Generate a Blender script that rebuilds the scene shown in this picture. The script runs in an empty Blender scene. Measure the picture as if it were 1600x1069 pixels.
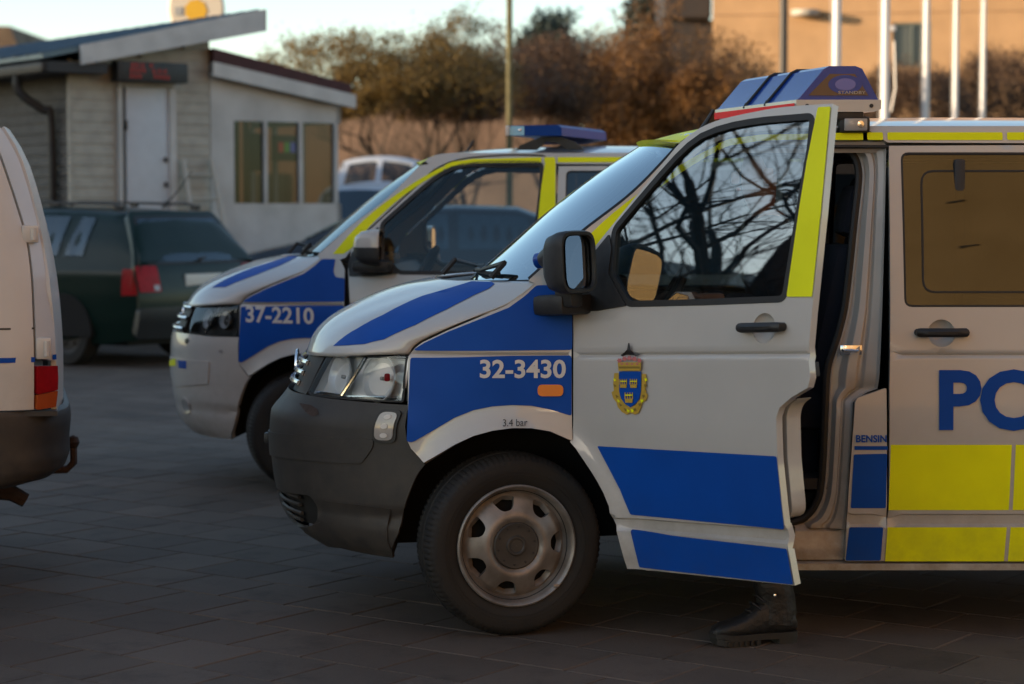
import bpy, bmesh, math, random
import numpy as np
from mathutils import Vector, Matrix
from mathutils.geometry import delaunay_2d_cdt
random.seed(7); rng = np.random.default_rng(7)
S = bpy.context.scene
COL = S.collection
R = math.radians

# ------------------------------------------------------------------ camera, sky, sun, exposure
FPX, PITCH, CAM_H = 3333.0, R(3.6), 1.5727
cam_d = bpy.data.cameras.new('camera'); cam = bpy.data.objects.new('camera', cam_d); COL.objects.link(cam)
cam.location = (0, 0, CAM_H); cam.rotation_euler = (R(90) - PITCH, 0, 0)
cam_d.sensor_width = 36; cam_d.lens = FPX / 1600 * 36; cam_d.clip_end = 3000; cam_d.clip_start = .05
cam_d.dof.use_dof = True; cam_d.dof.focus_distance = 7.75; cam_d.dof.aperture_fstop = 2.9
S.camera = cam
SUN_EL, SUN_AZ = R(8.5), R(107.5)      # azimuth counted from +y towards -x
W = bpy.data.worlds.new('World'); S.world = W; W.use_nodes = True
nt = W.node_tree; bg = nt.nodes['Background']
sky = nt.nodes.new('ShaderNodeTexSky'); sky.sky_type = 'NISHITA'; sky.sun_disc = False
sky.sun_elevation = SUN_EL; sky.sun_rotation = -SUN_AZ; sky.air_density = .82; sky.dust_density = .45; sky.ozone_density = .7
nt.links.new(sky.outputs[0], bg.inputs[0]); bg.inputs[1].default_value = .15
sun_d = bpy.data.lights.new('sun', 'SUN'); sun = bpy.data.objects.new('sun', sun_d); COL.objects.link(sun)
sun_d.energy = 4.8; sun_d.angle = R(.5); sun_d.color = (1, .74, .48)
sd_ = Vector((-math.sin(SUN_AZ) * math.cos(SUN_EL), math.cos(SUN_AZ) * math.cos(SUN_EL), math.sin(SUN_EL)))   # low, from the left and a little behind
sun.rotation_euler = sd_.to_track_quat('Z', 'Y').to_euler()
S.view_settings.view_transform = 'Standard'; S.view_settings.look = 'None'
S.view_settings.gamma = 1; S.view_settings.use_curve_mapping = False; S.view_settings.exposure = 1.15
S.cycles.use_denoising = True; S.cycles.max_bounces = 10; S.cycles.transparent_max_bounces = 16
S.cycles.caustics_reflective = False; S.cycles.caustics_refractive = False; S.cycles.sample_clamp_indirect = 6

# ------------------------------------------------------------------ materials
def newmat(name):
    m = bpy.data.materials.new(name); m.use_nodes = True
    return m, m.node_tree, m.node_tree.nodes['Principled BSDF']
def mat(name, col, rough=.5, metal=0, coat=0, var=0, vscale=8, bump=0, bscale=60, spec=.5, objvar=0, dirt=None, col2=None):
    """principled with noise in colour / roughness, fine bump, optional grime towards z=0 of the object"""
    m, t, b = newmat(name); N = t.nodes; L = t.links
    b.inputs['Roughness'].default_value = rough; b.inputs['Metallic'].default_value = metal
    b.inputs['Coat Weight'].default_value = coat; b.inputs['Coat Roughness'].default_value = .06
    b.inputs['Specular IOR Level'].default_value = spec
    b.inputs['Base Color'].default_value = (*col, 1)
    tc = N.new('ShaderNodeTexCoord'); src = None
    if var or col2:
        n = N.new('ShaderNodeTexNoise'); n.inputs['Scale'].default_value = vscale; n.inputs['Detail'].default_value = 6
        L.new(tc.outputs['Object'], n.inputs['Vector'])
        mx = N.new('ShaderNodeMix'); mx.data_type = 'RGBA'
        c2 = col2 if col2 else tuple(c * (1 - var) for c in col)
        mx.inputs['A'].default_value = (*col, 1); mx.inputs['B'].default_value = (*c2, 1)
        rp_ = N.new('ShaderNodeValToRGB'); rp_.color_ramp.elements[0].position = .38; rp_.color_ramp.elements[1].position = .66
        L.new(n.outputs['Fac'], rp_.inputs[0]); L.new(rp_.outputs[0], mx.inputs['Factor'])
        src = mx.outputs['Result']
        mr = N.new('ShaderNodeMapRange'); mr.inputs['To Min'].default_value = max(.02, rough * .85); mr.inputs['To Max'].default_value = min(1, rough * 1.2)
        L.new(n.outputs['Fac'], mr.inputs[0]); L.new(mr.outputs[0], b.inputs['Roughness'])
    if objvar:
        oi = N.new('ShaderNodeObjectInfo'); hs = N.new('ShaderNodeHueSaturation')
        mr2 = N.new('ShaderNodeMapRange'); mr2.inputs['To Min'].default_value = 1 - objvar; mr2.inputs['To Max'].default_value = 1 + objvar
        L.new(oi.outputs['Random'], mr2.inputs[0]); L.new(mr2.outputs[0], hs.inputs['Value'])
        if src: L.new(src, hs.inputs['Color'])
        else: hs.inputs['Color'].default_value = (*col, 1)
        src = hs.outputs[0]
    if dirt:
        z0, z1, dcol, amt = dirt
        sp = N.new('ShaderNodeSeparateXYZ'); L.new(tc.outputs['Object'], sp.inputs[0])
        mr3 = N.new('ShaderNodeMapRange'); mr3.inputs['From Min'].default_value = z1; mr3.inputs['From Max'].default_value = z0
        n2 = N.new('ShaderNodeTexNoise'); n2.inputs['Scale'].default_value = 13; n2.inputs['Detail'].default_value = 8; n2.inputs['Roughness'].default_value = .7
        L.new(tc.outputs['Object'], n2.inputs['Vector'])
        L.new(sp.outputs['Z'], mr3.inputs[0])
        ml = N.new('ShaderNodeMath'); ml.operation = 'MULTIPLY'; L.new(mr3.outputs[0], ml.inputs[0])
        rp2 = N.new('ShaderNodeMapRange'); rp2.inputs['From Min'].default_value = .30; rp2.inputs['From Max'].default_value = .68; rp2.inputs['To Max'].default_value = amt
        L.new(n2.outputs['Fac'], rp2.inputs[0]); L.new(rp2.outputs[0], ml.inputs[1])
        mx3 = N.new('ShaderNodeMix'); mx3.data_type = 'RGBA'; L.new(ml.outputs[0], mx3.inputs['Factor'])
        if src: L.new(src, mx3.inputs['A'])
        else: mx3.inputs['A'].default_value = (*col, 1)
        mx3.inputs['B'].default_value = (*dcol, 1); src = mx3.outputs['Result']
    if src: L.new(src, b.inputs['Base Color'])
    if bump:
        n3 = N.new('ShaderNodeTexNoise'); n3.inputs['Scale'].default_value = bscale; n3.inputs['Detail'].default_value = 5
        L.new(tc.outputs['Object'], n3.inputs['Vector'])
        bp = N.new('ShaderNodeBump'); bp.inputs['Strength'].default_value = bump; bp.inputs['Distance'].default_value = .01
        L.new(n3.outputs['Fac'], bp.inputs['Height']); L.new(bp.outputs[0], b.inputs['Normal'])
    return m
def glass(name, tint, ior=1.65, base=0.0, rough=0.0):
    m, t, b = newmat(name); N = t.nodes; L = t.links; N.remove(b)
    tr = N.new('ShaderNodeBsdfTransparent'); tr.inputs[0].default_value = (*tint, 1)
    gl = N.new('ShaderNodeBsdfGlossy'); gl.inputs[0].default_value = (.82, .94, 1, 1); gl.inputs['Roughness'].default_value = rough
    fr = N.new('ShaderNodeFresnel'); fr.inputs[0].default_value = ior
    ad = N.new('ShaderNodeMath'); ad.operation = 'ADD'; ad.use_clamp = True; ad.inputs[1].default_value = base
    mx = N.new('ShaderNodeMixShader'); L.new(fr.outputs[0], ad.inputs[0]); L.new(ad.outputs[0], mx.inputs[0])
    L.new(tr.outputs[0], mx.inputs[1]); L.new(gl.outputs[0], mx.inputs[2]); L.new(mx.outputs[0], N['Material Output'].inputs[0])
    return m
def emit(name, col, s):
    m, t, b = newmat(name); b.inputs['Base Color'].default_value = (0, 0, 0, 1)
    b.inputs['Emission Color'].default_value = (*col, 1); b.inputs['Emission Strength'].default_value = s
    return m
M = dict(
    white=mat('white_paint', (.495, .468, .435), .36, coat=.85, var=.06, vscale=3, dirt=(.18, .85, (.24, .195, .145), .6)),
    jamb=mat('jamb_paint', (.47, .44, .40), .4, coat=.3, var=.12, vscale=5, dirt=(.2, .8, (.20, .145, .09), .9)),
    blue=mat('blue_vinyl', (.0015, .066, .36), .48, spec=.18, var=.12, vscale=4, dirt=(.2, .6, (.03, .06, .16), .4)),
    yellow=mat('yellow_vinyl', (.84, .85, .004), .45, spec=.2, var=.07, vscale=5, dirt=(.2, .6, (.36, .36, .04), .5)),
    black=mat('black_plastic', (.016, .016, .017), .5, var=.3, vscale=20),
    rubber=mat('black_rubber', (.010, .010, .010), .6),
    bumper=mat('grey_bumper_plastic', (.028, .0265, .026), .52, var=.22, vscale=5, bump=.08, bscale=500, dirt=(.2, .95, (.085, .070, .055), .75)),
    dark=mat('dark_interior', (.012, .012, .013), .8),
    well=mat('wheel_well', (.010, .009, .008), .95),
    seat=mat('seat_fabric', (.010, .011, .020), .9, bump=.2, bscale=300),
    dash=mat('dashboard_plastic', (.022, .022, .024), .6, bump=.1, bscale=400),
    glass=glass('clear_window_glass', (.34, .40, .40), 1.6, .15),
    wscreen2=glass('windscreen_glass_dark', (.35, .42, .44), 1.6, .05),
    wscreen=glass('windscreen_glass', (.30, .38, .40), 1.9, .36),
    tint=glass('dark_tinted_glass', (.10, .085, .07), 1.74, .0),
    mirror=mat('mirror_glass', (.85, .87, .9), .01, 1),
    tyre=mat('tyre_rubber', (.0085, .0075, .007), .75, var=.25, vscale=10, bump=.1, bscale=150, col2=(.017, .0135, .010)),
    steel=mat('steel_wheel_paint', (.30, .27, .245), .45, .45, var=.2, vscale=9, col2=(.17, .14, .115)),
    alloy=mat('alloy_wheel', (.45, .42, .40), .35, .8, var=.2, vscale=9),
    hub=mat('hub_cap_plastic', (.045, .038, .032), .55, var=.2, vscale=12),
    chrome=mat('chrome', (.75, .76, .78), .12, 1),
    silver=mat('reflector_silver', (.78, .76, .75), .30, .12, coat=.7),
    lens=glass('headlight_lens', (.93, .94, .95), 1.5),
    orange=mat('orange_indicator', (.75, .19, .012), .25, coat=.5),
    red=mat('red_reflector', (.85, .018, .02), .5, spec=.15),
    redlamp=mat('red_lamp_plastic', (.34, .004, .008), .35, spec=.2, var=.25, vscale=25),
    amberlamp=mat('amber_lamp_plastic', (.42, .075, .015), .2, coat=.6),
    bluelens=mat('blue_lens', (.004, .045, .27), .16, coat=.18, spec=.35),
    bluebar=mat('blue_bar_plastic', (.004, .045, .24), .4, spec=.12),
    blueglint=mat('blue_lens_reflection', (.03, .30, .62), .1, coat=1),
    gold=mat('gold_print', (.50, .31, .035), .45), golddark=mat('dark_gold_print', (.23, .15, .02), .45),
    pink=mat('red_pink_print', (.50, .14, .13), .5), textwhite=mat('white_print', (.62, .60, .57), .4),
    blackprint=mat('black_print', (.02, .02, .02), .5),
    lampgrey=mat('grey_lamp_lens', (.32, .31, .30), .2, coat=.5),
    ltruck=mat('truck_white_paint', (.60, .55, .50), .42, coat=.3, var=.08, vscale=3, dirt=(.3, 1.1, (.38, .31, .23), .7)),
    green=mat('dark_green_paint', (.004, .017, .0125), .32, coat=.10, var=.1, spec=.2),
    glass2=glass('dark_clear_glass', (.84, .9, .91), 1.42, .0),
    carblack=mat('black_car_paint', (.006, .006, .008), .2, coat=.8),
    carwhite=mat('pale_car_paint', (.46, .50, .55), .3, coat=.5),
    carblue=mat('teal_van_paint', (.22, .38, .44), .3, coat=.5),
    plate=mat('number_plate', (.55, .55, .52), .4),
    rust=mat('rusty_steel', (.045, .024, .016), .8, var=.4, vscale=30, bump=.3),
)
# ------------------------------------------------------------------ object helpers
def link(o, parent=None):
    COL.objects.link(o)
    if parent: o.parent = parent
    return o
def meta(o, label=None, cat=None, group=None, kind=None):
    for k, v in (('label', label), ('category', cat), ('group', group), ('kind', kind)):
        if v: o[k] = v
    return o
def empty(name, loc=(0, 0, 0), rz=0, parent=None, **k):
    o = bpy.data.objects.new(name, None); o.location = loc; o.rotation_euler = (0, 0, rz); o.empty_display_size = .2
    link(o, parent); return meta(o, **k)
def mesh(name, V, F, mats, parent=None, fm=None, smooth=True, ang=35, **k):
    me = bpy.data.meshes.new(name); me.from_pydata([tuple(map(float, v)) for v in V], [], [tuple(map(int, f)) for f in F])
    if not isinstance(mats, (list, tuple)): mats = [mats]
    for m in mats: me.materials.append(m)
    if fm is not None: me.polygons.foreach_set('material_index', fm)
    if smooth:
        me.polygons.foreach_set('use_smooth', [True] * len(me.polygons)); me.update()
        me.set_sharp_from_angle(angle=R(ang))
    me.update()
    o = bpy.data.objects.new(name, me); link(o, parent); return meta(o, **k)
class MB:
    """collects boxes, tubes and lathes into one mesh"""
    def __init__(s): s.V = []; s.F = []; s.m = []
    def add(s, V, F, mi=0):
        b = len(s.V); s.V += [tuple(v) for v in V]; s.F += [tuple(i + b for i in f) for f in F]; s.m += [mi] * len(F); return s
    def box(s, c, d, rz=0, bev=0, mi=0, mtx=None):
        bm = bmesh.new(); bmesh.ops.create_cube(bm, size=1)
        for v in bm.verts: v.co = Vector((v.co.x * d[0], v.co.y * d[1], v.co.z * d[2]))
        if bev: bmesh.ops.bevel(bm, geom=bm.edges[:], offset=min(bev, min(d) * .45), segments=2, profile=.6, affect='EDGES')
        T = mtx if mtx is not None else Matrix.Translation(c) @ Matrix.Rotation(rz, 4, 'Z')
        bm.verts.index_update()
        s.add([T @ v.co for v in bm.verts], [[v.index for v in f.verts] for f in bm.faces], mi); bm.free(); return s
    def tube(s, pts, r, n=8, mi=0, cap=True):
        pts = [Vector(p) for p in pts]; rs = r if isinstance(r, (list, tuple)) else [r] * len(pts)
        V = []; F = []; up = None
        for i, p in enumerate(pts):
            t = (pts[min(i + 1, len(pts) - 1)] - pts[max(i - 1, 0)]).normalized()
            if up is None: up = t.orthogonal().normalized()
            up = (up - t * up.dot(t)); up = up.normalized() if up.length > 1e-6 else t.orthogonal().normalized()
            sd = t.cross(up)
            for k in range(n):
                a = 2 * math.pi * k / n; V.append(p + (up * math.cos(a) + sd * math.sin(a)) * rs[i])
        for i in range(len(pts) - 1):
            for k in range(n): F.append((i * n + k, i * n + (k + 1) % n, (i + 1) * n + (k + 1) % n, (i + 1) * n + k))
        if cap: F.append(tuple(range(n))[::-1]); F.append(tuple((len(pts) - 1) * n + k for k in range(n)))
        return s.add(V, F, mi)
    def prism(s, poly, f, g, mi=0):
        """poly (2D); f(p), g(p) give the two 3D ends"""
        n = len(poly); V = [f(p) for p in poly] + [g(p) for p in poly]
        F = [tuple(range(n)), tuple(range(2 * n - 1, n - 1, -1))] + [(i, n + i, n + (i + 1) % n, (i + 1) % n) for i in range(n)]
        return s.add(V, F, mi)
    def lathe(s, prof, n=48, axis='Y', mi=0, c=(0, 0, 0)):
        V = []; F = []
        for r, h in prof:
            for k in range(n):
                a = 2 * math.pi * k / n
                p = (r * math.cos(a), h, r * math.sin(a)) if axis == 'Y' else (r * math.cos(a), r * math.sin(a), h)
                V.append((p[0] + c[0], p[1] + c[1], p[2] + c[2]))
        for i in range(len(prof) - 1):
            for k in range(n): F.append((i * n + k, (i + 1) * n + k, (i + 1) * n + (k + 1) % n, i * n + (k + 1) % n))
        return s.add(V, F, mi)
    def build(s, name, mats, parent=None, smooth=True, ang=35, xf=None, **k):
        V = s.V if xf is None else [xf(v) for v in s.V]
        o = mesh(name, V, s.F, mats, parent, s.m, smooth, ang, **k)
        bm = bmesh.new(); bm.from_mesh(o.data); bmesh.ops.recalc_face_normals(bm, faces=bm.faces); bm.to_mesh(o.data); bm.free()
        return o
# ------------------------------------------------------------------ 2D outline helpers
def dens(poly, h, closed=True):
    out = []
    n = len(poly)
    for i in range(n if closed else n - 1):
        a = np.array(poly[i]); b = np.array(poly[(i + 1) % n]); k = max(1, int(np.ceil(np.linalg.norm(b - a) / h)))
        for j in range(k): out.append(tuple(a + (b - a) * j / k))
    if not closed: out.append(tuple(poly[-1]))
    return out
def rnd(poly, r, n=4, mina=20):
    """round the corners of a closed outline"""
    out = []; N = len(poly); P = [np.array(p, float) for p in poly]
    for i in range(N):
        a, b, c = P[i - 1], P[i], P[(i + 1) % N]; u = a - b; v = c - b; lu = np.linalg.norm(u); lv = np.linalg.norm(v)
        if lu < 1e-9 or lv < 1e-9: continue
        cosang = np.dot(u, v) / lu / lv
        if math.degrees(math.acos(np.clip(-cosang, -1, 1))) < mina: out.append(tuple(b)); continue
        rr = min(r, lu * .45, lv * .45); p = b + u / lu * rr; q = b + v / lv * rr
        for k in range(n + 1):
            t = k / n; out.append(tuple((1 - t) ** 2 * p + 2 * t * (1 - t) * b + t * t * q))
    return out
def smooth(pts, k=4):
    P = [np.array(p, float) for p in pts]; P = [2 * P[0] - P[1]] + P + [2 * P[-1] - P[-2]]; out = []
    for i in range(1, len(P) - 2):
        for j in range(k):
            t = j / k; a, b, c, d = P[i - 1], P[i], P[i + 1], P[i + 2]
            out.append(tuple(.5 * (2 * b + (c - a) * t + (2 * a - 5 * b + 4 * c - d) * t * t + (3 * b - a - 3 * c + d) * t ** 3)))
    out.append(tuple(P[-2])); return out
def area(p): return .5 * sum(p[i][0] * p[(i + 1) % len(p)][1] - p[(i + 1) % len(p)][0] * p[i][1] for i in range(len(p)))
def grow(poly, d):
    """move a closed outline outwards by d (negative: inwards)"""
    s = 1 if area(poly) > 0 else -1; N = len(poly); P = [np.array(p, float) for p in poly]; out = []
    for i in range(N):
        a, b, c = P[i - 1], P[i], P[(i + 1) % N]
        n1 = np.array([(b - a)[1], -(b - a)[0]]); n2 = np.array([(c - b)[1], -(c - b)[0]])
        n1 = n1 / (np.linalg.norm(n1) + 1e-12); n2 = n2 / (np.linalg.norm(n2) + 1e-12)
        n = n1 + n2; l2 = np.dot(n, n); n = n * 2 / max(l2, .6)
        out.append(tuple(b + s * n * d))
    return out
def inside(poly, X, Y):
    X = np.asarray(X); Y = np.asarray(Y); r = np.zeros(X.shape, bool); n = len(poly); j = n - 1
    for i in range(n):
        xi, yi = poly[i]; xj, yj = poly[j]
        c = ((yi > Y) != (yj > Y)) & (X < (xj - xi) * (Y - yi) / (yj - yi + 1e-15) + xi); r ^= c; j = i
    return r
def edgedist(poly, X, Y):
    d = np.full(X.shape, 1e9); n = len(poly)
    for i in range(n):
        ax, ay = poly[i]; bx, by = poly[(i + 1) % n]; dx, dy = bx - ax, by - ay; l = dx * dx + dy * dy + 1e-15
        t = np.clip(((X - ax) * dx + (Y - ay) * dy) / l, 0, 1); d = np.minimum(d, np.hypot(X - ax - t * dx, Y - ay - t * dy))
    return d
class Surf:
    def __init__(s, f, flip=False): s.f = f; s.flip = flip
    def __call__(s, u, v): return s.f(np.asarray(u, float), np.asarray(v, float))
    def normal(s, u, v, e=2e-3):
        n = np.cross(s(u + e, v) - s(u - e, v), s(u, v + e) - s(u, v - e)); l = np.linalg.norm(n, axis=1, keepdims=True); n = n / (l + 1e-12)
        return -n if s.flip else n
def panel(name, sf, poly, mats, parent=None, holes=(), h=.04, ex=(), off=0.0, skirt=.012, xf=None, mirror=None, ang=35, hu=None, **k):
    """triangulated sheet over an outline on a curved surface, with turned-in edges; mirror=(plane y) builds the far side"""
    hu = hu or h
    outer = dens(poly, h); hl = [dens(q, h) for q in holes]
    a = np.array(outer); u0, v0 = a.min(0); u1, v1 = a.max(0)
    us = np.arange(u0 + hu / 2, u1, hu); vs = np.concatenate([np.arange(v0 + h / 2, v1, h), np.array([e for e in ex if v0 < e < v1])])
    G = np.array([(x, y) for x in us for y in vs]) if len(us) and len(vs) else np.zeros((0, 2))
    pts = list(outer); ed = [(i, (i + 1) % len(outer)) for i in range(len(outer))]
    for q in hl:
        b = len(pts); pts += q; ed += [(b + i, b + (i + 1) % len(q)) for i in range(len(q))]
    if len(G):
        keep = inside(outer, G[:, 0], G[:, 1]) & (edgedist(outer, G[:, 0], G[:, 1]) > h * .35)
        for q in hl: keep &= ~inside(q, G[:, 0], G[:, 1]) & (edgedist(q, G[:, 0], G[:, 1]) > h * .35)
        pts += [tuple(g) for g in G[keep]]
    r = delaunay_2d_cdt([Vector((float(p[0]), float(p[1]))) for p in pts], ed, [], 0, 1e-6)
    V2 = np.array([(v.x, v.y) for v in r[0]]); T = np.array([f for f in r[2] if len(f) == 3], int)
    c = V2[T].mean(1); ok = inside(outer, c[:, 0], c[:, 1])
    for q in hl: ok &= ~inside(q, c[:, 0], c[:, 1])
    T = T[ok]
    A = V2[T]; ar = (A[:, 1, 0] - A[:, 0, 0]) * (A[:, 2, 1] - A[:, 0, 1]) - (A[:, 2, 0] - A[:, 0, 0]) * (A[:, 1, 1] - A[:, 0, 1])
    T = T[np.abs(ar) > 1e-10]; ar = ar[np.abs(ar) > 1e-10]
    T[ar < 0] = T[ar < 0][:, ::-1]
    P = sf(V2[:, 0], V2[:, 1]); nn = sf.normal(V2[:, 0], V2[:, 1]); P = P + nn * off
    if sf.flip: T = T[:, ::-1]
    V = [tuple(p) for p in P]; F = [tuple(t) for t in T]; nsk = 0
    if skirt:
        cnt = {}
        for t in F:
            for i in range(3): cnt[(t[i], t[(i + 1) % 3])] = 1
        bd = [e for e in cnt if (e[1], e[0]) not in cnt]; idx = {}
        for e in bd:
            for q in e:
                if q not in idx: idx[q] = len(V); V.append(tuple(P[q] - nn[q] * skirt))
        for a_, b_ in bd: F.append((b_, a_, idx[a_], idx[b_]))
    if xf is not None: V = [xf(v) for v in V]
    if mirror is not None:
        V = [(v[0], mirror - v[1], v[2]) for v in V]; F = [f[::-1] for f in F]
    return mesh(name, V, F, mats, parent, ang=ang, **k)
def grid(name, sf, us, vs, mats, parent=None, xf=None, **k):
    U, Vv = np.meshgrid(us, vs, indexing='ij'); P = sf(U.ravel(), Vv.ravel()); n = len(vs)
    F = [(i * n + j, (i + 1) * n + j, (i + 1) * n + j + 1, i * n + j + 1) for i in range(len(us) - 1) for j in range(n - 1)]
    if sf.flip: F = [f[::-1] for f in F]
    V = [tuple(p) for p in P]
    if xf: V = [xf(v) for v in V]
    return mesh(name, V, F, mats, parent, **k)
_tc = {}
def text2d(s, bold=.0):
    key = (s, bold)
    if key not in _tc:
        cu = bpy.data.curves.new('lettering', 'FONT'); cu.body = s; cu.offset = bold; cu.resolution_u = 4
        o = bpy.data.objects.new('lettering', cu); COL.objects.link(o); dg = bpy.context.evaluated_depsgraph_get()
        me = bpy.data.meshes.new_from_object(o.evaluated_get(dg)); V = np.array([v.co[:2] for v in me.vertices]); F = [tuple(p.vertices) for p in me.polygons]
        bpy.data.objects.remove(o); bpy.data.meshes.remove(me); bpy.data.curves.remove(cu)
        V = (V - V.min(0)) / (V.max(0) - V.min(0)); _tc[key] = (V, F)
    return _tc[key]
def lettering(name, s, quad, sf, m, parent, bold=.02, off=.0065, xf=None, flipx=False, mirror=None):
    """quad: lower-left, lower-right, upper-left corner in the surface's (u, v)"""
    V, F = text2d(s, bold); a, b, c = (np.array(q, float) for q in quad)
    x = V[:, 0:1]; uv = a + (b - a) * x + (c - a) * V[:, 1:2]
    P = sf(uv[:, 0], uv[:, 1]) + sf.normal(uv[:, 0], uv[:, 1]) * off
    V3 = [tuple(p) for p in P]
    if xf: V3 = [xf(v) for v in V3]
    return mesh(name, V3, F, m, parent, smooth=False)
# ------------------------------------------------------------------ from a photographed direction to a point at a known distance
def ray(px, py):
    a = (px - 800) / FPX; b = -(py - 534.5) / FPX
    return np.array([a, math.cos(PITCH) + b * math.sin(PITCH), -math.sin(PITCH) + b * math.cos(PITCH)])
def at(px, py, Y):
    d = ray(px, py); t = Y / d[1]; return np.array([d[0] * t, Y, CAM_H + d[2] * t])
def project(P):
    P = np.asarray(P, float) - [0, 0, CAM_H]; c, s = math.cos(PITCH), math.sin(PITCH)
    fz = P[..., 1] * c - P[..., 2] * s; up = P[..., 1] * s + P[..., 2] * c
    return np.stack([800 + FPX * P[..., 0] / fz, 534.5 - FPX * up / fz], -1)
# ------------------------------------------------------------------ the police vans: shared surfaces (x rearwards, y across, z up)
OX1, OY1 = .0186, 7.70
OX2, OY2 = -1.119, 11.67
HW = .952; FW = 2 * HW; NX = .0; NN = 2.35
_z = np.arange(0, 2.4, .004)
_y = np.interp(_z, [0, .2, .5, .8, 1.03, 1.2, 1.5, 1.85, 2.0, 2.4], [.05, .035, .008, 0, .008, .03, .085, .165, .22, .4])
_k = np.hanning(31); _k /= _k.sum(); _y = np.convolve(np.pad(_y, 15, 'edge'), _k, 'valid')
_xz = np.arange(0, 1.5, .004)
def _sm(xs, ys, w=11):
    y = np.interp(_xz, xs, ys); k = np.hanning(w); k /= k.sum(); return np.convolve(np.pad(y, w // 2, 'edge'), k, 'valid')
XF1 = _sm([.0, .25, .30, .34, .40, .50, .60, .70, .775, .80, .83, .88, .95, 1.0, 1.05, 1.10, 1.3], [-.74, -.77, -.86, -.92, -.955, -.978, -.990, -.995, -.988, -.965, -.938, -.905, -.875, -.85, -.825, -.78, -.5])
XF2 = _sm([.0, .25, .30, .34, .40, .50, .60, .70, .80, .86, .90, .95, 1.0, 1.05, 1.10, 1.3], [-.75, -.79, -.87, -.91, -.94, -.960, -.968, -.972, -.970, -.957, -.940, -.915, -.885, -.855, -.81, -.5])
def ysz(z):
    y = np.interp(z, _z, _y)
    y = y + .010 * np.exp(-((z - 1.04) / .0055) ** 2)
    ch = np.clip((z - .412) / .010, 0, 1) * np.clip((.461 - z) / .006, 0, 1)
    return y + .014 * ch
def sidef(XF):
    def f(x, z):
        ys = ysz(z); t = np.clip((NX - x) / (NX - np.interp(z, _xz, XF)), 0, .9999)
        y = ys + (HW - ys) * (1 - (1 - t ** NN) ** (1 / NN))
        fl = np.hypot(x - .0, z - .34); fl2 = np.hypot(x - 3.0, z - .34)       # arches swell a little
        y = y - .022 * (np.exp(-((fl - .43) / .045) ** 2) + np.exp(-((fl2 - .43) / .045) ** 2)) * (z > .25)
        return np.stack([x, y, z], -1)
    return Surf(f)
def nosef(XF):
    def f(s, z):
        a = np.clip(np.where(s > 1, 2 - s, s), 1e-4, 1 - 1e-4) * math.pi / 2; ys = ysz(z); xf = np.interp(z, _xz, XF)
        x = NX - (NX - xf) * np.sin(a) ** (2 / NN); y = ys + (HW - ys) * (1 - np.cos(a) ** (2 / NN))
        return np.stack([x, np.where(s > 1, FW - y, y), z], -1)
    return Surf(f, True)
SIDE1, SIDE2, NOSE1, NOSE2 = sidef(XF1), sidef(XF2), nosef(XF1), nosef(XF2)
def sd(pts, ox=OX1, oy=OY1, sf=None):
    """photographed outline on the near flank -> (x, z) of the van"""
    sf = sf or SIDE1; out = []
    for px, py in pts:
        y = 0.
        for i in range(14):
            p = at(px, py, oy + y); yn = float(sf(np.array([p[0] - ox]), np.array([p[2]]))[0, 1]); y = y * .5 + yn * .5
        out.append((p[0] - ox, p[2]))
    return out
def inv(sf, ur, vr, pts, ox, oy):
    out = []
    u0, v0 = np.meshgrid(np.linspace(*ur, 160), np.linspace(*vr, 160)); u0 = u0.ravel(); v0 = v0.ravel()
    q0 = project(sf(u0, v0) + [ox, oy, 0])
    for p in pts:
        i = np.argmin(((q0 - p) ** 2).sum(1)); u, v = u0[i], v0[i]; du = (ur[1] - ur[0]) / 160; dv = (vr[1] - vr[0]) / 160
        for k in range(4):
            uu, vv = np.meshgrid(np.linspace(u - du, u + du, 13), np.linspace(v - dv, v + dv, 13)); uu = np.clip(uu.ravel(), *ur); vv = np.clip(vv.ravel(), *vr)
            q = project(sf(uu, vv) + [ox, oy, 0]); j = np.argmin(((q - p) ** 2).sum(1)); u, v = uu[j], vv[j]; du /= 5; dv /= 5
        out.append((float(u), float(v)))
    return out
YAW2 = R(5.5)                                                         # the second van stands turned a little away
def turned(sf):
    c, s_ = math.cos(YAW2), math.sin(YAW2)
    def f(u, v):
        P = sf.f(u, v); x = P[..., 0] - .204; y = P[..., 1]
        return np.stack([.204 + x * c + y * s_, -x * s_ + y * c, P[..., 2]], -1)
    return Surf(f, sf.flip)
def sd2(pts): return inv(turned(SIDE2), (-.85, 2.2), (.2, 1.95), pts, OX2, OY2)
# the near front door swings about a leaning hinge
DTH, DAX = R(48), Vector((math.sin(R(.5)), math.sin(R(4)) * math.cos(R(.5)), math.cos(R(4)) * math.cos(R(.5))))
DR = Matrix.Rotation(-DTH, 3, DAX); DH = Vector((.215, .03, .9))
def swing(p): return tuple(DR @ (Vector(p) - DH) + DH)
def dinv(pts):
    out = []
    for px, py in pts:
        o = DR.inverted() @ (Vector((-OX1, -OY1, CAM_H)) - DH) + DH; d = DR.inverted() @ Vector(ray(px, py)); t = -o.y / d.y
        for i in range(20):
            t = (float(ysz(o.z + d.z * t)) - o.y) / d.y
        p = o + d * t; out.append((p.x, p.z))
    return out
_E = np.array([[x, float(SIDE1(np.array([x]), np.array([z]))[0, 1]), z] for x, z in smooth(sd([(639, 554), (645, 543), (660, 532), (700, 513), (750, 492), (790, 475), (820, 455), (838, 440)]), 5)])
_C = np.array(smooth([(-.845, 1.0), (-.815, 1.075), (-.75, 1.14), (-.63, 1.205), (-.48, 1.262), (-.33, 1.295)], 5))
def _par(A):
    d = np.r_[0, np.cumsum(np.linalg.norm(np.diff(A, axis=0), axis=1))]; return d / d[-1]
_eE, _eC = _par(_E), _par(_C)
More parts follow.
